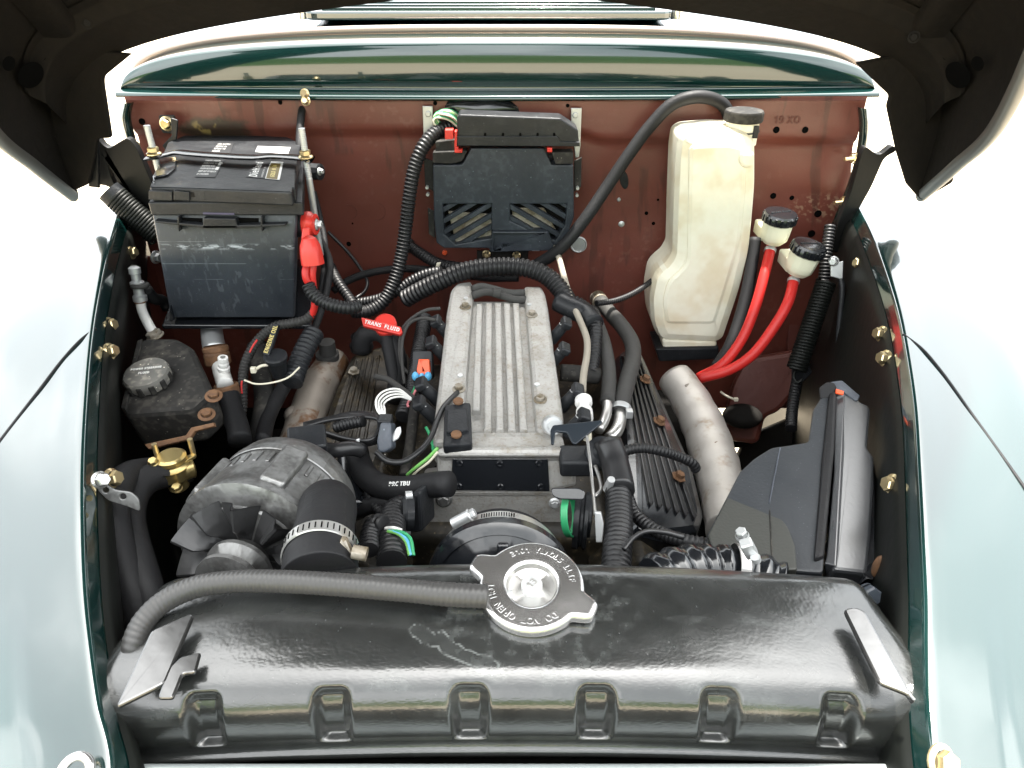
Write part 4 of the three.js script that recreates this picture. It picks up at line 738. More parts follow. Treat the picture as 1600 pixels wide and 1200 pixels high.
  // module on the left front of the plenum
  const pm = pAt(0.010), mod = part('pressure_sensor', [slab([[695, 632], [735, 628], [738, 694], [692, 697]], pm, 0.018, { bevel: 0.002, r: 0.003 }), slab([[698, 640], [730, 637], [732, 672], [697, 675]], pAt(0.013), 0.006, { bevel: 0.0015, r: 0.002 })], M.plastic, eng);
  for (const [x, y] of [[716, 628], [713, 680]]) part('sensor_bolt', lathe([[.0055, 0], [.0055, .002], [.004, .0035], [0, .0038]], onP(x, y, pAt(0.011)), PLN, 20), M.rust, mod);
  // injectors and plugs either side
  for (const [x, y, t, dx] of [[690, 512, .90, -1], [683, 545, .865, -1], [668, 610, .80, -1], [665, 640, .775, -1], [876, 515, .89, 1], [873, 555, .855, 1], [893, 620, .79, 1], [902, 660, .745, 1]]) {
    const p = P(x, y, t), ax = v3(dx * 0.55, 0.8, 0.1);
    const inj = part('injector', [cyl(p.clone().addScaledVector(ax, -0.02), ax, .0075, .03, .0065), box(p.clone().addScaledVector(ax, 0.012), 0.013, 0.010, 0.017, 0.003, [0.2, 0, -dx * 0.5])], M.plastic, eng);
    part('wire_clip', new THREE.TorusGeometry(0.0075, 0.0006, 6, 24, 3.6).applyMatrix4(axisMatrix(p.clone().addScaledVector(ax, 0.01), v3(0.2, 0.1, 1))), M.zinc, inj);
  }
  // valve covers
  const pv = plane3(P(985, 560, .965), P(1040, 800, .735), P(1090, 735, .815));
  const vc = part('valve_cover', [slab([[966, 552], [976, 543], [1003, 545], [1046, 640], [1086, 730], [1104, 806], [1096, 832], [1045, 838], [996, 826], [983, 795], [980, 700], [972, 610]], pv, 0.045, { bevel: 0.010, r: 0.008 })], M.gloss, eng);
  for (let i = 0; i < 6; i++) { const a = [975 + 5 * i, 556 + i * 0.5], b = [1018 + 13.6 * i, 784 + 4.2 * i]; part('rib', slab([[a[0] - 1.3, a[1]], [a[0] + 1.3, a[1]], [b[0] + 4.2, b[1]], [b[0], b[1] + 6], [b[0] - 3.6, b[1]]], plane(pv.o.clone().addScaledVector(pv.n, 0.0032), pv.n), 0.005, { bevel: 0.0013 }), M.ribBlack, vc); }
  for (const [x, y] of [[1005, 598], [1027, 663], [1057, 750]]) part('bolt', lathe([[.0085, 0], [.0085, .0012], [.0055, .002], [.0050, .0065], [0, .007]], onP(x, y, pv).addScaledVector(pv.n, 0.0045), pv.n, 6), M.rust, vc);
  const pw = plane3(P(560, 545, .985), P(510, 740, .79), P(620, 600, .93));
  const vl = part('valve_cover', slab([[548, 552], [598, 537], [640, 548], [648, 600], [620, 660], [590, 740], [500, 770], [476, 748], [494, 690], [522, 610]], pw, 0.05, { bevel: 0.010, r: 0.010 }), M.oily, eng, { label: 'oily soot streaked valve cover' });
  for (let i = 0; i < 5; i++) { const a = [556 + 9 * i, 562 - 2 * i], b = [508 + 14 * i, 735 - 3 * i]; part('rib', slab([[a[0] - 2, a[1]], [a[0] + 2, a[1]], [b[0] + 3, b[1]], [b[0] - 3, b[1]]], plane(pw.o.clone().addScaledVector(pw.n, 0.0025), pw.n), 0.005, { bevel: 0.0012 }), M.oily, vl); }
  part('bolt', lathe([[.008, 0], [.008, .0012], [.0055, .002], [.0050, .006], [0, .0065]], onP(553, 584, pw).addScaledVector(pw.n, 0.003), pw.n, 6), M.alloyDirty, vl);
  part('breather', [lathe([[.016, 0], [.016, .008], [.012, .012], [.011, .022]], onP(566, 545, pw).addScaledVector(pw.n, 0.001), v3(-0.1, 1, 0.1))], M.plastic, vl);
  // exhaust manifold shields
  const shield = (pts, rad, sx) => { const c = curve(pts3(pts)); return ringTube(c, 60, 28, (s, L, a) => rad * (0.92 + 0.16 * Math.sin(s / L * Math.PI)) * (1 + 0.02 * Math.sin(s * 160))); };
  const mr = part('heat_shield', shield([[1054, 590, .97], [1072, 615, .95], [1098, 664, .905], [1115, 715, .855], [1130, 775, .80], [1138, 830, .75]], 0.0255), M.heatPale, eng);
  part('shield_seam', tube([[1068, 584, .955], [1088, 604, .935], [1114, 650, .892], [1131, 697, .847], [1142, 740, .805], [1147, 765, .785]], 0.0026, 10), M.heat, mr);
  part('shield_tab', slab([[1116, 690], [1126, 688], [1133, 700], [1127, 708], [1117, 700]], plane(P(1124, 697, .835), v3(0.3, 0.8, 0.5)), 0.003, { r: 0.003 }), M.heat, mr);
  part('shield_tab', slab([[1070, 600], [1078, 598], [1084, 608], [1076, 612]], plane(P(1076, 605, .925), v3(0.3, 0.8, 0.5)), 0.003, { r: 0.003 }), M.heat, mr);
  const ml = part('heat_shield', shield([[522, 562, .985], [504, 595, .95], [485, 640, .905], [468, 690, .86], [455, 730, .83]], 0.023), M.heat, eng, { label: 'rusty exhaust heat shield' });
  part('shield_seam', tube([[499, 562, .965], [482, 600, .93], [466, 640, .89], [453, 690, .845]], 0.0024, 10), M.heat, ml);
  part('manifold_stud', [cyl(P(513, 566, .965), v3(0.05, 1, 0.05), .0155, .014), cyl(P(513, 556, .96), v3(0.05, 1, 0.05), .0115, .022, .0105)], M.rubberGrey, ml);
  part('shield_lobe', ball(P(459, 648, .88), .012, 1, .9, 1), M.heat, ml);
  part('exhaust_manifold', [box(v3(0.205, 0.80, -0.70), 0.13, 0.06, 0.42, 0.02), box(v3(-0.225, 0.80, -0.70), 0.12, 0.06, 0.42, 0.02)], M.dark, eng);
  // throttle linkage on the right of the inlet
  const lk = part('throttle_pulley', [lathe([[0, 0], [.026, 0], [.027, .002], [.027, .005], [.024, .0065], [.024, .0085], [.027, .010], [.027, .013], [0, .014]], P(897, 812, .665), v3(1, 0, 0.15)), lathe([[0, 0], [.020, 0], [.020, .005], [0, .006]], P(916, 805, .66), v3(1, 0, .15))], M.plastic, eng);
  part('return_spring', coilSpring(P(886, 806, .648), P(895, 806, .646), .0185, .0011, 6), M.green, lk);
  part('linkage_bracket', slab([[861, 762], [905, 762], [915, 768], [912, 781], [872, 780], [862, 772]], plane(P(885, 770, .63), v3(0, 0.8, 0.6)), 0.003, { r: 0.003 }), M.gloss, lk);
  part('linkage_arm', [slab([[929, 800], [939, 801], [943, 820], [941, 848], [931, 848]], plane(P(935, 825, .60), v3(-0.2, 0.5, 1)), 0.005, { r: 0.001 })], M.zinc, lk);
  part('linkage_rod', tube([[917, 682, .69], [922, 720, .672], [926, 760, .652], [930, 803, .615]], 0.0015, 10), M.steel, lk);
  part('linkage_rod', tube([[930, 728, .69], [936, 745, .68], [939, 765, .665], [930, 775, .655]], 0.0020, 10), M.steel, lk);
  part('cable_end', [cyl(P(950, 764, .66), v3(0.1, 1, 0.3), .005, .016, .0035), tube([[938, 708, .69], [944, 730, .68], [949, 752, .665]], .0009, 8)], M.zinc, lk);
  part('cable_bracket', [slab([[860, 672], [864, 664], [940, 656], [942, 660], [900, 694], [894, 692], [886, 676], [868, 674], [866, 694], [861, 694]], plane(P(890, 672, .70), v3(0, 0.9, 0.42)), 0.003, { r: 0.0015 })], std({ color: rgb(0.006, 0.011, 0.017), roughness: 0.4 }), lk);
  part('cruise_damper', [lathe([[.0125, 0], [.016, .004], [.016, .018], [.010, .022], [.006, .028], [0, .029]], P(936, 712, .715), v3(0.05, 0.75, 0.65)), box(P(905, 720, .715), 0.04, 0.02, 0.03, 0.004)], M.plastic, lk);
  part('coolant_pipe', [tube([[876, 582, .87], [905, 584, .87], [935, 588, .875]], .0105)], M.dusty, eng);
  for (const s of [-1, 1]) part('fan_belt_guard', box(v3(s * 0.07, 0.84, -0.455), 0.09, 0.10, 0.02, 0.01), M.dark, eng);
}

// ------------------------------------------------------------------ alternator
{
  const c = v3(-0.2185, 0.977, -0.391), ax = v3(-0.14, 0.10, 1).normalize();
  const alt = thing('alternator', 'dusty grey alternator with finned cooling fan in front of the engine', 'alternator', c.clone());
  const back = c.clone().addScaledVector(ax, -0.135);
  part('housing', lathe([[0, 0], [.030, 0], [.052, .008], [.060, .020], [.0615, .044], [.0605, .046], [.0605, .062], [.0625, .064], [.0635, .090], [.0655, .094], [.0655, .101], [.061, .103], [.03, .104]], back, ax, 64), M.castGrey, alt);
  const pl = plane(back, ax), at = (a, r, h) => lift(Math.cos(a) * r, Math.sin(a) * r, pl, h);
  // cast windows and lugs round the case
  for (const a of [0.55, 1.05, 1.62, 2.2, 2.8]) part('case_window', box(v3(), 0.013, 0.003, 0.014, 0.001).applyMatrix4(basis(at(a - Math.PI / 2, 1, 0).sub(pl.o), at(a, 1, 0).sub(pl.o), ax, at(a, .0598, .072))), M.dark, alt);
  for (const a of [1.25, 0.35, 2.5]) part('case_lug', box(v3(), 0.022, 0.013, 0.052, 0.004).applyMatrix4(basis(at(a - Math.PI / 2, 1, 0).sub(pl.o), at(a, 1, 0).sub(pl.o), ax, at(a, .0615, .066))), M.castGrey, alt);
  for (let i = 0; i < 15; i++) { const a = 0.2 + i * 0.19; part('case_rib', box(v3(), 0.0035, 0.003, 0.015, 0.001).applyMatrix4(basis(at(a - Math.PI / 2, 1, 0).sub(pl.o), at(a, 1, 0).sub(pl.o), ax, at(a, .0606, .054))), M.castGrey, alt); }
  part('clamp_strap', lathe([[.0625, .034], [.0632, .035], [.0632, .043], [.0625, .044]], back, ax, 64), M.castGrey, alt);
  const fan = part('fan', lathe([[0, .108], [.048, .108], [.050, .109], [.048, .1105], [0, .1105]], back, ax, 48), M.castGrey, alt);
  for (let i = 0; i < 10; i++) { // folded sheet blades: a rising flank, a ridge and a flat
    const a = i / 10 * 2 * Math.PI + 0.25, w = 0.56;
    const ht = (v) => v < 0.45 ? 0.0165 * Math.pow(v / 0.45, 1.2) : v < 0.55 ? 0.0165 : v < 0.62 ? lerp(0.0165, 0.007, (v - 0.55) / 0.07) : lerp(0.007, 0.003, (v - 0.62) / 0.38);
    const g = grid(10, 28, (u, v) => { const r = lerp(.019, .0575 - 0.004 * Math.abs(v - 0.5), u), an = a + (v - .5) * w, k = sstep(0, 0.55, u); return at(an, r, 0.1110 + ht(v) * k * (1 - 0.10 * u)); });
    const g2 = grid(10, 28, (u, v) => { const q = 1 - v, r = lerp(.019, .0575 - 0.004 * Math.abs(q - 0.5), u), an = a + (q - .5) * w, k = sstep(0, 0.55, u); return at(an, r, 0.1094 + ht(q) * k * (1 - 0.10 * u)); });
    part('fan_blade', [toCreasedNormals(g, 0.5), toCreasedNormals(g2, 0.5)], M.fan, fan);
  }
  part('pulley', lathe([[.012, .112], [.027, .122], [.027, .126], [.020, .132], [.027, .139], [.027, .143], [.023, .145], [.012, .145]], back, ax, 56), M.castGrey, alt);
  part('connector', box(P(480, 688, .66), 0.035, 0.012, 0.03, 0.003, [0.2, 0.25, -.1]), M.plastic, alt);
  part('rear_bracket', [slab([[440, 694], [500, 702], [522, 740], [500, 760], [455, 745], [430, 715]], plane(P(475, 720, .655), v3(0.25, 0.9, 0.35)), 0.02, { bevel: 0.003, r: 0.006 })], M.castGrey, alt);
}
// ------------------------------------------------------------------ thick upper hose with its clamp
{
  const h = thing('radiator_hose', 'thick black rubber upper radiator hose bending down behind the tank', 'hose', P(500, 850, .53));
  const pts = pts3([[500, 905, .492], [501, 872, .507], [504, 845, .522], [509, 815, .545], [512, 795, .575], [512, 790, .61], [514, 800, .655], [518, 830, .69]]);
  const c = curve(pts), rad = (s, L) => 0.0262 - 0.0035 * sstep(0.0, 0.06, s) + 0.0006 * Math.sin(s * 90);
  part('hose', ringTube(c, 80, 36, rad), M.rubber, h);
  const q = P(501, 866, .510), d = P(505, 838, .527).sub(q).normalize();
  const cl = part('clamp', lathe([[.0262, -.0055], [.0272, -.005], [.0272, .005], [.0262, .0055]], q, d, 64), M.steel, h);
  const pc = plane(q, d);
  for (let i = 0; i < 40; i++) { const a = i / 40 * 2 * Math.PI, rdir = lift(Math.cos(a), Math.sin(a), pc).sub(pc.o), tdir = rdir.clone().cross(d); part('clamp_slot', box(v3(), 0.0009, 0.0008, 0.0058, 0.0002).applyMatrix4(basis(tdir, rdir, d, lift(Math.cos(a) * .0273, Math.sin(a) * .0273, pc))), M.hole, cl); }
  part('clamp_housing', [slab([[533, 841], [541, 843], [552, 868], [532, 866], [526, 855]], plane(P(538, 856, .492), v3(0.1, .5, 1)), 0.008, { bevel: 0.002, r: 0.002 }), cyl(P(551, 862, .492), v3(1, -0.15, .1), .005, .010)], M.alloyDirty, cl);
}

// ------------------------------------------------------------------ washer bottle
{
  const zf = -0.945, b = thing('washer_bottle', 'yellowed translucent plastic washer bottle on the right of the firewall', 'bottle', onZ(1090, 545, -0.97));
  const body = slab([[1076, 208], [1122, 204], [1170, 206], [1184, 222], [1184, 290], [1180, 340], [1174, 400], [1160, 455], [1145, 500], [1134, 532], [1120, 540], [1032, 536], [1020, 510], [1017, 470], [1024, 432], [1046, 414], [1054, 400], [1056, 330], [1060, 240], [1064, 216]], planeZ(zf), 0.085, { bevel: 0.016, r: 0.012 });
  part('tank', mergeVertices(body), M.poly, b);
  part('panel', slab([[1076, 226], [1140, 222], [1168, 230], [1166, 300], [1158, 380], [1140, 440], [1118, 508], [1040, 508], [1034, 470], [1042, 440], [1072, 412], [1074, 330]], planeZ(zf + 0.0032), 0.014, { bevel: 0.0062, r: 0.010 }), M.poly, b);
  part('pad', slab([[1158, 238], [1180, 238], [1178, 262], [1162, 264], [1154, 252]], planeZ(zf + 0.0075), 0.012, { bevel: 0.004, r: 0.006 }), M.poly, b);
  part('foot', slab([[1034, 530], [1122, 534], [1118, 548], [1036, 546]], planeZ(zf - 0.004), 0.05, { bevel: 0.004, r: 0.006 }), M.poly, b);
  const nk = onZ(1157, 212, zf - 0.034);
  part('neck', lathe([[.0215, -.01], [.0215, .006], [.0205, .008], [.0215, .010], [.0215, .022]], nk, UPV), M.poly, b);
  part('cap', lathe([[.0245, .019], [.0255, .021], [.0255, .030], [.024, .0325], [.020, .0335], [0, .034]], nk, UPV), M.dusty, b);
  part('cap_strap', [new THREE.TorusGeometry(0.0225, 0.0010, 8, 40).rotateX(Math.PI / 2).translate(nk.x, nk.y + 0.007, nk.z), box(nk.clone().add(v3(0.013, 0.009, 0.0195)), 0.007, 0.016, 0.004, 0.0015)], M.plastic, b);
  part('pump_tray', slab([[1024, 545], [1124, 543], [1122, 562], [1030, 566]], planeZ(zf + 0.002), 0.06, { bevel: 0.003, r: 0.004 }), M.plastic, b);
}
// ------------------------------------------------------------------ two clutch and brake fluid pots with red hoses
for (const [px, py, t, tilt, label, hose, hl] of [
  [1213, 358, .985, 0.05, 'upper small white fluid reservoir with black ribbed cap beside the washer bottle', [[1199, 404, .985], [1194, 430, .985], [1180, 480, .985], [1158, 532, .99], [1128, 570, 1.0], [1092, 590, 1.02]], 'upper left red fluid hose from the higher white reservoir'],
  [1254, 407, .955, 0.18, 'lower white fluid reservoir with black ribbed cap near the hood spring', [[1240, 452, .955], [1230, 475, .955], [1206, 516, .96], [1175, 555, .97], [1140, 578, .985], [1092, 592, 1.0]], 'lower right red fluid hose from the reservoir beside the spring']]) {
  const p = P(px, py, t), ax = v3(tilt, 1, 0.10).normalize(), r = thing('fluid_reservoir', label, 'reservoir', p.clone(), 'white fluid reservoirs');
  part('pot', lathe([[0, -.030], [.006, -.030], [.006, -.022], [.013, -.020], [.0185, -.013], [.0195, -.004], [.0200, .010], [.0200, .012]], p, ax), M.polyPale, r);
  const g = []; g.push(lathe([[.0200, .010], [.0225, .012], [.0225, .022], [.0210, .0245], [.010, .0255], [0, .0256]], p, ax));
  const q = plane(p, ax);
  const cap = part('cap', g, M.gloss, r);
  for (let i = 0; i < 18; i++) { const a = i / 18 * 2 * Math.PI; const rd = lift(Math.cos(a), Math.sin(a), q).sub(q.o); part('cap_rib', box(v3(), 0.0034, 0.002, 0.0105, 0.0009).applyMatrix4(basis(ax.clone().cross(rd).negate(), rd, ax, lift(Math.cos(a) * .0226, Math.sin(a) * .0226, q, .017))), M.gloss, cap); }
  part('cap_lettering', text('BRAKE FLUID', 0.0036, plane(p.clone().addScaledVector(ax, 0.0256), ax), p.clone().addScaledVector(ax, 0.0256), 0.3, 0.0005), M.plastic, cap);
  part('bracket', box(p.clone().addScaledVector(v3(0, -0.012, -0.03), 1), 0.03, 0.02, 0.04, 0.003), M.polyPale, r);
  const h = thing('fluid_hose', hl, 'hose', P(...hose[2])), nip = p.clone().addScaledVector(ax, -0.026);
  part('hose', tube([nip, ...hose.slice(1)], 0.0072, 18), M.redHose, h);
  part('clamp', lathe([[.0078, -.003], [.0082, -.002], [.0082, .002], [.0078, .003]], nip.clone().lerp(P(...hose[1]), 0.15), nip.clone().sub(P(...hose[1]))), M.zinc, h);
}
// ------------------------------------------------------------------ hood springs
{
  const a = P(1291, 440, .965), b = P(1244, 578, .965), s = thing('hood_spring', 'right black coil hood spring hooked beside the fluid reservoirs', 'spring', b.clone(), 'hood springs');
  part('coil', coilSpring(a, b, .0115, .0022, 30), M.paintBlack, s);
  part('hook', [tube([b, P(1240, 588, .963), P(1246, 598, .96), P(1254, 592, .958)], .0022, 10)], M.paintBlack, s);
  part('anchor_plate', slab([[1238, 572], [1262, 566], [1270, 582], [1248, 604], [1238, 598]], planeZ(-0.835), 0.004, { r: 0.004, holes: [] }), M.plastic, s);
  part('clip_bracket', [slab([[1298, 412], [1318, 408], [1317, 437], [1298, 432]], plane(P(1308, 422, .93), v3(-0.2, 0.3, 1)), 0.003, { r: 0.001 }), hexBolt(P(1303, 408, .925), v3(-.6, .2, .8), .005, .008, 1.3)], M.zinc, s);
  part('spring_rod', tube([[1313, 432, .935], [1316, 450, .935], [1312, 500, .945], [1308, 560, .955], [1302, 598, .96]], .0035, 10), M.plastic, s);
  const a2 = P(170, 298, .955), b2 = P(246, 366, .985), s2 = thing('hood_spring', 'left black coil hood spring running down beside the battery', 'spring', a2.clone(), 'hood springs');
  part('coil', coilSpring(a2.clone().lerp(b2, 0.12), b2, .0145, .0030, 17), M.paintBlack, s2);
  part('end_cup', [cyl(a2, b2.clone().sub(a2), .0165, .02)], M.plastic, s2);
}
// ------------------------------------------------------------------ air cleaner box on the right
{
  const t = thing('air_box', 'large dark grey plastic air duct box with pale top strip on the right', 'air box', P(1250, 800, .60));
  const A = P(1300, 604, .727), B = P(1296, 884, .563), C = P(1112, 846, .60);
  const pL = plane3(A, B, C);
  part('side_panel', slab([[1302, 600], [1292, 604], [1280, 625], [1270, 640], [1263, 690], [1240, 694], [1205, 699], [1178, 716], [1156, 736], [1104, 836], [1112, 862], [1150, 885], [1286, 895], [1296, 740]], pL, 0.02, { bevel: 0.002, r: 0.004 }), M.shroud, t);
  const panelDark = std({ color: rgb(0.030, 0.031, 0.027), roughness: 0.55, bumpMap: fineGrain, bumpScale: 0.0002 });
  const palePanel = phys({ color: rgb(0.030, 0.032, 0.035), clearcoat: 1, clearcoatRoughness: 0.30, ior: 1.6, roughness: 0.40, bumpMap: fineGrain, bumpScale: 0.0002 });
  const pO = plane3(P(1156, 736, .672), P(1110, 850, .592), P(1240, 890, .562));
  part('lower_panel', slab([[1156, 737], [1106, 836], [1115, 862], [1180, 888], [1246, 890], [1242, 850], [1232, 824], [1214, 800], [1200, 786]], plane(pO.o.clone().addScaledVector(pL.n, 0.004), pO.n), 0.008, { bevel: 0.0014, r: 0.003 }), panelDark, t);
  part('crease', [tube([[1219, 700, .668].slice(0, 2), [1211, 740], [1202, 786]].map(([x, y]) => onP(x, y, plane(pL.o.clone().addScaledVector(pL.n, 0.0003), pL.n))), .0007, 6)], M.greyBox, t);
  part('crease', [tube([[1202, 786], [1204, 820], [1206, 860], [1207, 885]].map(([x, y]) => onP(x, y, plane(pO.o.clone().addScaledVector(pL.n, 0.0043), pO.n))), .0007, 6)], M.dusty, t);
  part('rubber_seal', slab([[1296, 606], [1308, 610], [1304, 700], [1288, 868], [1272, 874], [1284, 720]], plane(pL.o.clone().addScaledVector(pL.n, 0.004), pL.n), 0.035, { bevel: 0.003, r: 0.003 }), M.rubber, t);
  const pT = plane3(P(1320, 610, .722), P(1305, 884, .562), P(1362, 884, .564));
  part('edge_strip', slab([[1306, 606], [1320, 612], [1316, 700], [1306, 884], [1288, 880], [1292, 868], [1303, 740]], plane(pT.o.clone().add(v3(0, 0.001, 0)), plane3(P(1320, 610, .722), P(1305, 884, .562), P(1296, 884, .566)).n.clone().lerp(pT.n, 0.5)), 0.016, { bevel: 0.001, r: 0.001 }), palePanel, t);
  part('top_panel', slab([[1318, 598], [1345, 628], [1358, 633], [1361, 640], [1356, 700], [1367, 714], [1366, 760], [1362, 830], [1356, 896], [1302, 890], [1308, 800], [1314, 700]], pT, 0.03, { bevel: 0.003, r: 0.004, holes: [[[1307, 818], [1334, 830], [1335, 834], [1331, 835], [1306, 823]]] }), palePanel, t);
  part('slot', slab([[1300, 812], [1340, 825], [1340, 840], [1300, 828]], plane(pT.o.clone().addScaledVector(pT.n, -0.012), pT.n), 0.003), M.hole, t);
  part('tip', slab([[1298, 596], [1316, 594], [1344, 618], [1340, 626], [1318, 612], [1300, 606]], plane(pT.o.clone().addScaledVector(pT.n, 0.002), pT.n), 0.006, { r: 0.002 }), M.greyBox, t);
  part('sticker', slab([[1306, 607], [1319, 611], [1318, 616], [1306, 613]], plane(pT.o.clone().addScaledVector(pT.n, 0.0045), pT.n), 0.002, { bevel: 0.0004 }), M.orange, t);
  part('outer_wall', slab([[1362, 716], [1376, 724], [1382, 745], [1382, 880], [1352, 905], [1356, 840]], plane(pT.o.clone().add(v3(0, -0.018, 0)), v3(0.25, 1, 0.15)), 0.05, { bevel: 0.006, r: 0.004 }), M.plastic, t);
  part('fold_flap', slab([[1280, 606], [1292, 597], [1304, 598], [1308, 606], [1296, 622], [1282, 624]], plane(P(1294, 610, .715), v3(-0.2, 0.6, 0.8)), 0.004, { r: 0.002 }), M.rubber, t);
  part('orange_clip', ball(P(1372, 885, .555), .007, 0.6, 1.6, 0.6), M.rust, t);
  part('box_bolt', hexBolt(P(1353, 927, .50), v3(0.2, 0.5, 1), .0075, .008, 1.0), M.slate, t);
}
{ // ribbed air duct in front of it with a worm clamp
  const d = thing('air_duct', 'ribbed black rubber air duct with silver worm clamp behind the radiator tank', 'air duct', P(1110, 870, .53));
  part('duct', conduit([[1020, 912, .525], [1060, 898, .535], [1110, 893, .545], [1165, 900, .545], [1215, 920, .54]], 0.0215, 0.014, 0.12), M.gloss, d);
  const q = P(1152, 896, .546), ax = v3(0.95, -0.1, 0.1).normalize(), cl = part('clamp', lathe([[.0222, -.004], [.0228, -.0035], [.0228, .0035], [.0222, .004]], q, ax), M.steel, d);
  part('clamp_screw', [box(P(1170, 857, .512), 0.009, 0.018, 0.008, 0.0015, [0.2, 0, 0.5]), hexBolt(P(1160, 838, .518), v3(-0.4, 1, 0.1), .0042, .007, 1.2), cyl(P(1180, 870, .508), v3(.4, -1, 0), .0035, .004)], M.zinc, cl);
}
// ------------------------------------------------------------------ reservoir box, fittings, valve and hoses on the left
{
  const y0 = 0.995, t = thing('pump_reservoir', 'dusty black reservoir box with round grey cap beside the left fender', 'reservoir', P(250, 620, .77));
  const pt = plane(onY(250, 590, y0), v3(-0.04, 1, 0.22));
  part('box', slab([[214, 532], [232, 527], [276, 527], [301, 541], [326, 596], [331, 612], [300, 640], [196, 648], [188, 630], [204, 560]], pt, 0.052, { bevel: 0.006, r: 0.006 }), M.dusty, t);
  part('end_flange', slab([[214, 532], [222, 529], [196, 640], [188, 636]], plane(pt.o.clone().addScaledVector(pt.n, 0.003), pt.n), 0.05, { bevel: 0.0015 }), M.dusty, t);
  part('lug', slab([[300, 612], [322, 610], [336, 634], [334, 652], [314, 656], [300, 640]], plane(pt.o.clone().addScaledVector(pt.n, -0.03), pt.n), 0.02, { bevel: 0.003, r: 0.004 }), M.plastic, t);
  const c = onP(236, 597, pt), cap = part('cap', lathe([[.018, 0], [.023, .002], [.024, .006], [.024, .013], [.0225, .0155], [.019, .0165], [0, .0168]], c, pt.n), std({ color: rgb(5.5, 5.5, 5.3), map: mapDusty, roughness: 0.7, bumpMap: coarseGrain, bumpScale: 0.0005 }), t);
  for (let i = 0; i < 12; i++) { const a = i / 12 * 2 * Math.PI, rd = lift(Math.cos(a), Math.sin(a), pt).sub(pt.o); part('cap_rib', box(v3(), 0.006, 0.003, 0.012, 0.0012).applyMatrix4(basis(pt.n.clone().cross(rd).negate(), rd, pt.n, c.clone().addScaledVector(rd, .0238).addScaledVector(pt.n, .007))), M.dusty, cap); }
  const pc = plane(c.clone().addScaledVector(pt.n, 0.0168), pt.n);
  part('cap_lettering', [text('POWER STEERING', 0.0028, pc, lift(flat(c, pc).x, flat(c, pc).y + 0.004, pc), 0.1, 0.0005), text('FLUID', 0.0030, pc, lift(flat(c, pc).x, flat(c, pc).y - 0.003, pc), 0.1, 0.0005)], M.white, cap);
  part('bracket_plate', [slab([[225, 694], [290, 680], [298, 668], [333, 660], [335, 666], [304, 674], [296, 686], [232, 702]], plane(P(280, 684, .70), v3(0, 0.7, 0.75)), 0.006, { bevel: 0.001 })], M.rust, t);
  for (const [x, y] of [[323, 648], [334, 619]]) part('bolt', hexBolt(P(x, y, .735), v3(0.15, 1, 0.3), .0055, .006, 1.6), M.rust, t);
}
{
  const a = thing('fitting', 'silver service valve fitting with white curved pipe beside the battery', 'pipe fitting', P(225, 470, .90));
  part('pipe', tube([[220, 472, .895], [221, 482, .89], [227, 497, .88], [235, 512, .87], [242, 524, .865]], 0.0058), M.white, a);
  part('valve', [lathe([[.006, 0], [.0085, .002], [.0085, .008], [.0062, .010], [.0062, .018], [.0085, .019], [.0085, .026], [.0055, .028], [.0055, .036], [.007, .037], [.007, .044], [.004, .046], [0, .046]], P(220, 472, .895), v3(0.02, 1, -0.15))], M.zinc, a);
  part('collar', [new THREE.TorusGeometry(.0085, .003, 10, 30).rotateX(Math.PI / 2 - 0.2).translate(...P(219, 446, .885).toArray())], M.rubberGrey, a);
  part('base_nut', hexBolt(P(243, 526, .865), v3(-.25, 1, .1), .009, .008, 1.2), M.alloyDirty, a);
  part('copper_ring', lathe([[.0068, 0], [.0075, .001], [.0068, .002]], P(220, 472, .893), UPV, 24), M.rust, a);
  part('hose', tube([[228, 452, .905], [240, 466, .92], [254, 470, .94], [262, 480, .95]], .0075), M.rubber, a);
}
{
  const a = thing('coolant_pipe', 'pale grey pipe with corroded brass collar below the battery', 'pipe', P(340, 560, .86));
  part('pipe', tube([[331, 500, .93], [331, 520, .91], [334, 540, .885], [338, 552, .87]], .0135), M.zinc, a);
  part('collar', lathe([[.0128, -.002], [.0150, 0], [.0150, .012], [.0138, .014], [.0150, .016], [.0150, .020], [.0125, .022]], P(341, 568, .855), v3(-0.1, 1, -0.35)), M.rust, a);
  part('nozzle', [tube([[343, 568, .852], [347, 585, .835], [352, 602, .82]], .0095), lathe([[.0045, 0], [.0068, .001], [.0068, .006], [.0052, .007], [.0062, .009], [.0062, .012], [.005, .014], [.0058, .016], [.0055, .020], [.003, .0205]], P(350, 580, .828), v3(0.18, 1, 0.1))], M.white, a);
  part('lower_collar', lathe([[.012, 0], [.014, .002], [.014, .014], [.012, .016]], P(357, 620, .815), v3(-0.1, 1, -0.2)), M.rust, a);
  part('rubber_hose', tube([[356, 614, .812], [362, 640, .80], [372, 670, .785], [375, 690, .775]], .0125), M.rubber, a);
}
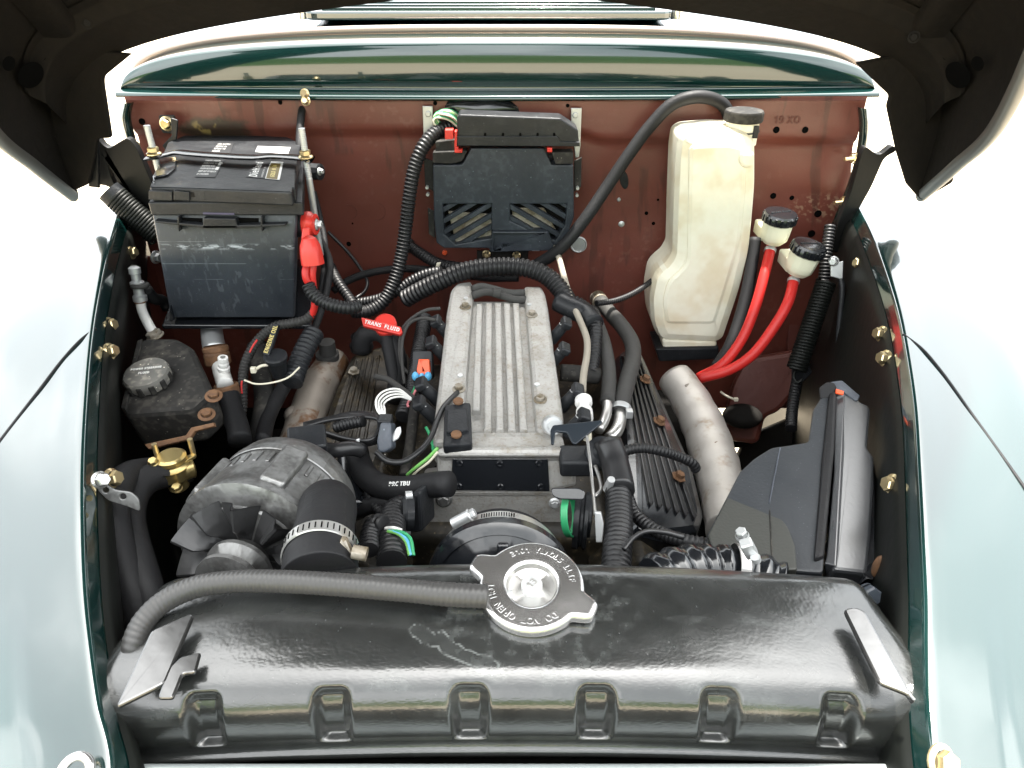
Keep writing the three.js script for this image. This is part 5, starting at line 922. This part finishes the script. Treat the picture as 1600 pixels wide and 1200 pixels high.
{
  const a = thing('heater_valve', 'yellow brass valve with two upright pins on the left heater hose', 'valve', P(275, 735, .65));
  const p = P(274, 742, .652);
  part('body', [lathe([[.007, -.016], [.009, -.014], [.009, -.006], [.012, -.002], [.012, .008], [.014, .010]], p, UPV), tube([[252, 742, .652], [274, 738, .652], [300, 730, .662]], .0105)], M.brass, a);
  part('flange', [slab([[236, 722], [250, 716], [280, 716], [306, 706], [306, 711], [290, 720], [270, 727], [240, 728]], planeY(p.y + 0.012), 0.0035, { bevel: 0.0008, r: 0.002 })], M.brass, a);
  part('disc', lathe([[.0135, 0], [.0135, .004], [.011, .006], [0, .0065]], onP(268, 719, planeY(p.y + 0.012)), UPV), M.brass, a);
  for (const [x, y] of [[247, 716], [302, 708]]) part('pin', cyl(onP(x, y, planeY(p.y + 0.012)), v3(0.02, 1, -0.02), .0024, .016), M.cad, a);
  for (const [x, y] of [[240, 724], [277, 764]]) part('screw', hexBolt(P(x, y, .64), v3(0, 1, .2), .0042, .005, 1.2), M.brass, a);
}
single('heater_hose', 'black heater hose bending from the brass valve down the left apron', 'hose', tube([[296, 732, .665], [262, 740, .652], [235, 747, .64], [214, 765, .625], [203, 795, .61], [205, 835, .59], [217, 880, .57], [232, 930, .56], [244, 985, .56]], 0.0128, 20), M.rubber);
single('heater_hose', 'outer black heater hose hugging the left fender apron under a strap', 'hose', tube([[240, 735, .67], [208, 740, .64], [188, 755, .61], [178, 790, .585], [182, 840, .57], [197, 890, .56], [214, 945, .555], [228, 1000, .555]], 0.0125, 20), M.rubber);
{
  const s = thing('hose_strap', 'grey perforated metal strap holding the two hoses at the left fender', 'strap', P(185, 775, .58));
  const pl = plane(P(185, 772, .555), v3(0.15, 0.45, 1));
  const hole = (x, y) => { const c = flat(onP(x, y, pl), pl), o = []; for (let i = 0; i < 14; i++) o.push(new THREE.Vector2(c.x + Math.cos(i / 14 * 6.283) * .0024, c.y + Math.sin(i / 14 * 6.283) * .0024)); return o; };
  part('strap', slab2(outline([[145, 738], [157, 752], [180, 766], [205, 769], [217, 780], [219, 800], [200, 792], [168, 782], [152, 766]], pl, 0.003), pl, 0.002, 0.0006, [hole(165, 766), hole(192, 776)]), M.castGrey, s);
  part('strap_bolt', hexBolt(P(156, 750, .548), v3(0.8, 0.4, 0.4), .0052, .008, 1.3), M.steel, s);
}

// ------------------------------------------------------------------ looms, hoses and wires
const loom = (label, pts, r, m = M.loom, pitch = 0.0052, name = 'wiring_loom', cat = 'wiring loom') => single(name, label, cat, conduit(pts, r, pitch), m);
const hose = (label, pts, r, m = M.rubber, name = 'hose', cat = 'hose') => single(name, label, cat, tube(pts, r), m);
loom('long corrugated loom dropping from the left of the control unit', [[706, 196, .985], [684, 205, .975], [662, 228, .97], [648, 262, .975], [640, 305, .985], [634, 355, 1.0], [627, 400, 1.01], [616, 440, 1.015], [598, 472, 1.015], [572, 487, 1.01], [550, 486, 1.0]], .0098);
loom('thickest black corrugated loom arching over the back of the plenum', [[632, 468, 1.0], [655, 455, .99], [690, 438, .98], [725, 424, .975], [770, 417, .972], [815, 418, .972], [848, 428, .97], [872, 448, .965], [888, 472, .955]], .0128, M.loom, .0062);
loom('corrugated loom from the firewall grommet to the thick loom', [[640, 384, 1.08], [660, 398, 1.06], [685, 412, 1.045], [715, 418, 1.03], [740, 420, 1.02]], .0085);
loom('corrugated loom lying low behind the left of the engine', [[560, 474, 1.04], [590, 468, 1.03], [620, 455, 1.02], [645, 438, 1.015], [668, 428, 1.01], [690, 424, 1.005]], .0078);
loom('corrugated loom slanting down left of the grommet beneath the battery lead', [[516, 415, 1.05], [528, 440, 1.03], [545, 465, 1.02], [558, 484, 1.01]], .0075);
loom('thin loom from the washer bottle to the engine rear', [[1075, 398, 1.10], [1052, 410, 1.085], [1022, 436, 1.05], [990, 458, 1.02], [960, 470, .995], [932, 474, .975]], .0042, M.loom, .004);
loom('second corrugated loom right behind the thick loom', [[830, 418, 1.0], [860, 430, .995], [882, 452, .985], [895, 478, .975]], .0085);
hose('smooth black hose running low along the firewall behind the engine', [[520, 455, 1.07], [545, 438, 1.07], [580, 426, 1.07], [630, 420, 1.07], [690, 424, 1.06], [760, 434, 1.04], [810, 434, 1.03]], .0058);
hose('thick black filler hose curving from the bottle cap across the firewall', [[1140, 184, .975], [1132, 166, .965], [1112, 154, .955], [1082, 152, .95], [1050, 163, .955], [1015, 198, .965], [980, 245, .975], [945, 297, .985], [912, 345, .99], [880, 384, 1.0], [850, 407, 1.02], [825, 420, 1.03]], .0086);
hose('right ribbed black hose behind the washer bottle edge', [[1180, 372, 1.01], [1176, 405, 1.01], [1168, 450, 1.01], [1155, 500, 1.01], [1138, 545, 1.01], [1118, 575, 1.02]], .0085);
hose('left thin black cable behind the battery terminal', [[482, 352, .95], [500, 375, .96], [515, 410, .97], [512, 445, .96], [500, 490, .94], [486, 525, .92], [468, 555, .90]], .0050);
hose('slim black cable hanging between battery and firewall', [[490, 300, .99], [500, 340, .99], [508, 385, .98], [505, 430, .97], [500, 470, .96]], .0042);
hose('thin black wire looping across the firewall right of the battery', [[512, 362, 1.06], [540, 390, 1.07], [562, 418, 1.07], [574, 440, 1.07], [570, 455, 1.06], [556, 466, 1.05]], .0026, M.wireBlack, 'wire', 'wire');
{
  const t = thing('throttle_cable', 'beige throttle cable running down the right side of the plenum', 'cable', P(905, 530, .85));
  part('sheath', tube([[868, 386, 1.02], [874, 405, 1.0], [882, 435, .975], [893, 470, .945], [908, 505, .905], [917, 530, .88], [917, 555, .855], [912, 585, .825], [910, 612, .80]], .0042), std({ color: rgb(0.30, 0.27, 0.22), roughness: 0.6 }), t);
  part('ferrule', [lathe([[.005, 0], [.005, .014], [.009, .016], [.009, .028], [.006, .031], [.006, .040], [.0095, .042], [.0095, .048], [0, .049]], P(915, 668, .742), P(910, 606, .80).sub(P(915, 668, .742)))], M.white, t);
  part('end_pin', cyl(P(918, 688, .71), v3(-.02, 1, -.4), .0042, .012), M.ivory, t);
}
{
  const t = thing('coolant_hose', 'grey rubber coolant hose with clamp ending in a bare metal pipe', 'hose', P(985, 560, .88));
  part('hose', tube([[938, 470, 1.03], [952, 488, 1.01], [972, 510, .98], [987, 535, .95], [989, 560, .92], [981, 592, .88], [973, 622, .85], [969, 645, .835]], .0105), M.rubberGrey, t);
  part('hose_clamp', [lathe([[.0115, -.004], [.0125, -.003], [.0125, .003], [.0115, .004]], P(970, 640, .837), P(973, 622, .85).sub(P(969, 645, .835))), box(P(983, 646, .825), .008, .010, .008, .001)], M.zinc, t);
  part('pipe', tube([[969, 645, .835], [968, 660, .82], [963, 674, .808], [952, 686, .80]], .0075), M.steel, t);
  part('wall_fitting', cyl(P(934, 466, 1.045), v3(0.1, 0.1, 1), .012, .02), M.alloyDirty, t);
}
{
  const t = thing('coolant_hose', 'slimmer grey coolant hose left of the clamped one with metal pipe', 'hose', P(948, 580, .88));
  part('hose', tube([[925, 485, .985], [935, 510, .955], [945, 540, .92], [951, 575, .885], [951, 605, .855], [949, 628, .835]], .0088), M.rubberGrey, t);
  part('pipe', tube([[949, 628, .835], [948, 645, .82], [943, 660, .81], [935, 672, .80]], .0060), M.steel, t);
}
loom('thick corrugated loom falling right of the throttle linkage', [[946, 690, .70], [958, 720, .69], [965, 760, .665], [967, 800, .635], [966, 840, .605], [963, 880, .58], [960, 940, .55]], .0125, M.loom, .0055);
single('loom_tape', 'black tape wrapped round the top of the falling loom', 'tape', tube([[950, 692, .695], [960, 722, .684], [967, 752, .665], [969, 768, .655]], .0138, 18, .05), M.wireBlack);
loom('thin corrugated loom lying across the right valve cover', [[962, 712, .715], [982, 703, .72], [1005, 700, .725], [1035, 705, .73], [1062, 714, .74], [1082, 724, .745], [1088, 734, .75]], .0055, M.loom, .0042);
loom('thin corrugated loom passing below the right valve cover', [[980, 775, .67], [990, 800, .655], [1010, 820, .64], [1040, 836, .625], [1075, 846, .61], [1120, 852, .605]], .0062, M.loom, .0042);
single('wire', 'thin black wire arcing over the gap right of the radiator cap', 'wire', tube([[975, 858, .56], [990, 840, .57], [1012, 830, .58], [1040, 832, .58], [1068, 840, .58]], .0022, 8), M.wireBlack);
loom('dark corrugated loom bending around the right rear of the plenum', [[885, 468, .955], [905, 476, .95], [922, 490, .94], [930, 512, .92], [928, 545, .90], [922, 585, .87]], .0095);
single('loom_elbow', 'black plastic loom elbow at the right rear corner of the plenum', 'elbow', tube([[872, 470, .95], [895, 482, .94], [915, 492, .935], [928, 508, .92]], .0145, 18), M.plastic);
loom('corrugated loom descending beside the left intake rail', [[664, 496, .96], [660, 520, .94], [655, 550, .91], [650, 585, .88], [643, 618, .85], [630, 652, .82]], .0105, M.loom, .005);
{ // trans fluid dipstick
  const pl = plane(P(596, 508, .885), v3(0.05, 0.75, 0.65)), t = thing('transmission_dipstick', 'red TRANS FLUID dipstick handle behind the left valve cover', 'dipstick', P(596, 508, .93));
  part('handle', slab([[564, 495], [626, 510], [629, 519], [625, 523], [567, 509]], pl, 0.008, { bevel: 0.0018, r: 0.002 }), M.red, t);
  part('knob', lathe([[.013, -.012], [.0145, -.010], [.0145, -.002], [.0125, 0], [0, 0]], P(601, 505, .894), v3(0, .8, .6)), M.red, t);
  const turn = Math.atan2(...(() => { const a = flat(onP(566, 502, pl), pl), b = flat(onP(627, 517, pl), pl); return [b.y - a.y, b.x - a.x]; })());
  part('lettering', text('TRANS  FLUID', 0.0050, pl, onP(597, 509, pl).addScaledVector(pl.n, 0.0001), turn, 0.0004), M.print, t);
  part('tube', tube([[602, 512, .905], [606, 540, .90], [612, 570, .895], [620, 610, .885]], .008), M.rubber, t);
}
{ // engine oil dipstick
  const pl = plane(P(425, 530, .80), v3(0.0, 0.75, 0.65)), t = thing('oil_dipstick', 'black ENGINE OIL dipstick handle with yellow letters below the battery', 'dipstick', P(425, 530, .80));
  part('handle', slab([[428, 504], [436, 506], [420, 556], [410, 553]], pl, 0.007, { bevel: 0.0014, r: 0.0015 }), M.plastic, t);
  const a = flat(onP(414, 554, pl), pl), b = flat(onP(432, 506, pl), pl);
  part('lettering', text('ENGINE OIL', 0.0048, pl, onP(423, 530, pl).addScaledVector(pl.n, 0.0001), Math.atan2(b.y - a.y, b.x - a.x), 0.0004, 0.9), M.printGold, t);
  part('stopper', lathe([[.008, -.03], [.0115, -.006], [.013, -.004], [.013, 0], [.010, .002], [0, .002]], P(430, 556, .80), v3(0.05, 1, .2)), M.plastic, t);
}
loom('ribbed black connector boot beside the oil dipstick', [[492, 518, .86], [482, 535, .85], [472, 555, .84], [462, 580, .83], [456, 598, .82]], .0125, M.plastic, .006, 'connector_boot', 'connector boot');
single('cable_tie', 'thin white cable tie strung below the oil dipstick', 'cable tie', tube([[382, 594, .79], [400, 600, .785], [425, 598, .785], [450, 590, .79], [468, 574, .80]], .0011, 8), M.ivory);
single('cable_tie', 'short ivory cable tie with a square head left of the oil dipstick', 'cable tie', [tube([[398, 578, .80], [408, 572, .80], [420, 570, .80]], .0018, 8), box(P(396, 578, .798), .006, .007, .005, .001)], M.ivory);
single('cable_tie', 'white cable tie round the loom in front of the firewall grommet', 'cable tie', [slab([[682, 411], [689, 410], [686, 420], [680, 435], [676, 435]], planeZ(-0.955), 0.003, { r: 0.001 })], M.ivory);
single('cable_tie', 'white cable tie around the brown steering column piece', 'cable tie', [tube([[1126, 612, 1.03], [1134, 618, 1.025], [1150, 625, 1.025]], .0016, 8), box(P(1150, 624, 1.022), .006, .005, .005, .001)], M.ivory);
hose('black dusty hose standing behind the steering hoses left of the engine', [[402, 540, .92], [408, 580, .90], [414, 620, .87], [410, 660, .84], [400, 700, .82]], .013, M.dusty);
hose('black hose hanging down from the battery tray toward the alternator', [[470, 560, .90], [440, 610, .87], [420, 650, .84], [410, 690, .80]], .009, M.rubber);
hose('curved black breather hose on top of the left valve cover', [[566, 548, .925], [566, 530, .915], [580, 518, .91], [600, 522, .91], [616, 545, .91], [622, 585, .90], [618, 625, .88]], .0125, M.rubber);
{ // breather hose into the throttle body, printed
  const pts = [[556, 700, .735], [562, 724, .72], [576, 748, .70], [600, 761, .685], [630, 764, .675], [660, 760, .668], [682, 757, .66], [702, 756, .652]], h = thing('coolant_hose', 'black hose printed with white letters running into the left of the throttle body', 'hose', P(610, 760, .68));
  part('hose', tube(pts, .0122, 20), M.rubber, h);
  const q0 = P(610, 762, .682), q1 = P(660, 760, .668), e1 = q1.clone().sub(q0).normalize(), m = q0.clone().lerp(q1, 0.5), e2 = v3(0, 1, -0.2); e2.addScaledVector(e1, -e2.dot(e1)).normalize();
  const n = e1.clone().cross(e2).addScaledVector(e2, 0.9).normalize(), pl = { o: m, n, e1, e2: n.clone().cross(e1) }, c = m.clone().addScaledVector(n, 0.0118);
  part('lettering', text('PRC TBU', 0.0042, pl, c, 0, 0.0008), M.print, h);
}
{ // coiled black lead tied above the left valve cover
  const l = thing('coiled_lead', 'coil of thin black lead tied up above the left valve cover', 'cable', P(545, 675, .74));
  for (const [o, dz] of [[0, 0], [4, .004], [8, .008], [-3, -.003]]) part('strand', tube([[474, 664 + o * .5, .745 - dz], [510, 655 + o * .3, .75 - dz], [555, 647 + o * .6, .75 - dz], [590, 652 + o * .4, .74 - dz], [600 - o, 668, .73 - dz], [594 - o, 685 - o * .3, .72 - dz], [574, 693 - o * .6, .715 - dz], [540, 688 - o * .4, .725 - dz], [505, 677 - o * .3, .735 - dz], [476, 668 + o * .3, .744 - dz]], .0021, 8), M.wireBlack, l);
  part('plug', conduit([[524, 668, .745], [545, 662, .74], [568, 658, .735]], .0062, .004), M.loom, l);
  part('tie', [slab([[556, 686], [562, 685], [559, 708], [554, 708]], plane(P(558, 696, .70), v3(0, .5, .8)), .004, { r: .001 })], M.zinc, l);
}
hose('black taped lead running from alternator connector to the breather hose', [[486, 694, .70], [505, 702, .69], [525, 704, .685], [548, 700, .69], [565, 704, .70]], .0075, M.wireBlack, 'wire', 'wire');
{
  const c = thing('connector', 'blue grey plastic connector with white wires left of the plenum', 'connector', P(605, 690, .71));
  part('body', [slab([[594, 660], [611, 660], [612, 700], [600, 708], [590, 706], [588, 690]], plane(P(602, 685, .705), v3(-0.1, .6, .8)), .018, { bevel: .002, r: .003 })], M.greyBox, c);
  part('cap', box(P(602, 658, .72), .014, .01, .014, .002), M.plastic, c);
  for (let i = 0; i < 4; i++) part('wire', tube([[601, 655, .725], [589 + i * 4, 640, .73], [588 + i * 4, 624 + i * 2, .735 + i * .003], [600 + i * 3, 611 + i * 4, .745], [622 + i, 608 + i * 4, .755], [642, 622 + i, .77]], .0011, 8), M.white, c);
  part('metal_tab', slab([[612, 682], [619, 668], [626, 666], [627, 676], [622, 686], [612, 692]], plane(P(619, 680, .71), v3(-.1, .6, .8)), .002, { r: .002, holes: [[[619, 680], [620, 672], [624, 670], [624, 677], [621, 682]]] }), M.zinc, c);
}
{
  const c = thing('connector', 'orange red connector with blue seals beside the left intake rail', 'connector', P(660, 580, .845));
  const pl = plane(P(660, 575, .845), v3(-.05, .6, .8));
  part('shell', slab([[645, 548], [674, 548], [676, 590], [644, 590]], plane(P(660, 575, .855), v3(-.05, .6, .8)), .016, { r: .003 }), M.plastic, c);
  part('lock', slab([[654, 561], [670, 561], [672, 584], [667, 588], [652, 586], [651, 577]], pl, .008, { bevel: .0012, r: .001, holes: [[[660, 566], [664, 566], [663, 580], [660, 580]]] }), M.orange, c);
  for (const x of [649, 669]) part('seal', ball(P(x, 588, .842), .0048, .9, 1.2, 1), M.blue, c);
  part('seal', ball(P(659, 589, .842), .0042, .8, 1.2, 1), M.blue, c);
  part('wire', tube([[652, 596, .84], [646, 610, .835], [640, 625, .83], [638, 636, .825]], .0014, 8), M.green, c);
  part('wire', tube([[662, 596, .84], [652, 606, .83], [644, 620, .82], [637, 630, .815], [638, 636, .812]], .0015, 8), M.pink, c);
}
single('wire', 'grey wire arcing from the injectors toward the red dipstick', 'wire', tube([[688, 482, .90], [668, 484, .90], [648, 494, .90], [630, 512, .90], [624, 540, .90], [628, 570, .89], [640, 585, .88]], .0022, 8), M.rubberGrey);
single('wire', 'second grey wire arcing lower from the injectors', 'wire', tube([[680, 500, .88], [660, 497, .885], [640, 505, .89], [630, 525, .89], [628, 560, .88], [632, 600, .86]], .0022, 8), M.rubberGrey);
single('wire', 'grey wire reaching the lower left injector plug', 'wire', tube([[586, 588, .86], [604, 592, .85], [625, 606, .83], [645, 622, .80], [660, 634, .78]], .0036, 10), M.rubberGrey);
single('wire', 'black wire from the plenum bolt curving down to the connector', 'wire', tube([[722, 607, .80], [708, 620, .78], [692, 638, .76], [682, 660, .74], [672, 685, .72], [652, 708, .70], [628, 722, .69], [604, 720, .69], [588, 706, .695]], .0030, 10), M.wireBlack);
single('wire', 'bright green wire emerging beside the throttle body', 'wire', tube([[684, 700, .68], [668, 716, .685], [650, 730, .69], [636, 742, .70]], .0017, 8), M.lime);
single('wire', 'green wire under the sensor on the left of the plenum', 'wire', tube([[666, 668, .755], [672, 680, .745], [676, 695, .735], [678, 710, .725]], .0018, 8), M.green);
single('wire', 'pale wire lying below the bright green wire', 'wire', tube([[684, 706, .68], [670, 722, .685], [654, 734, .692], [644, 744, .70]], .0013, 8), M.ivory);
hose('slim dark hose standing left of the sensor module', [[650, 620, .83], [645, 660, .80], [640, 700, .77], [632, 745, .74]], .0062, M.dusty);
loom('short corrugated loom bending below the printed hose', [[575, 770, .70], [590, 795, .68], [602, 803, .67], [618, 800, .665]], .0055, M.loom, .004);
loom('corrugated loom stub right of the radiator hose', [[632, 792, .66], [618, 800, .65], [612, 825, .62], [612, 850, .595], [612, 880, .57]], .0125, M.loom, .0062);
loom('frayed corrugated loom with wires near the tank', [[600, 820, .60], [586, 818, .605], [578, 835, .595], [577, 860, .575]], .0085, M.loom, .005);
for (const [m, i, l] of [[M.lime, 0, 'lime green wire curving beside the short loom near the tank'], [M.blue, 1, 'blue wire curving beside the lime wire near the tank'], [M.white, 2, 'white wire ring round the loom stub near the tank'], [M.green, 3, 'dark green wire next to the lime wire near the tank']])
  single('wire', l, 'wire', i === 2 ? tube([[602, 826, .597], [615, 825, .592], [628, 829, .593]], .0016, 8) : tube([[606 + i, 830, .59], [622 + i, 834 - i, .585], [634 + i * 2, 846 - i * 2, .58], [640 + i * 2, 868, .57]], .0016, 8), m);
hose('black hose crossing below the printed hose toward the inlet', [[550, 800, .70], [580, 790, .69], [620, 785, .68], [660, 790, .67]], .0085, M.rubber);
hose('glossy black hose bundle left of the printed hose', [[545, 710, .745], [548, 740, .73], [552, 770, .71], [556, 800, .69]], .0125, M.gloss);
loom('black split loom running along the right suspension tower', [[1297, 352, .98], [1294, 375, .98], [1290, 405, .98], [1286, 440, .985], [1262, 520, 1.0], [1246, 590, .99], [1238, 640, .97], [1236, 670, .95]], .0078, M.loom, .0046);
renderer.render(scene, camera);
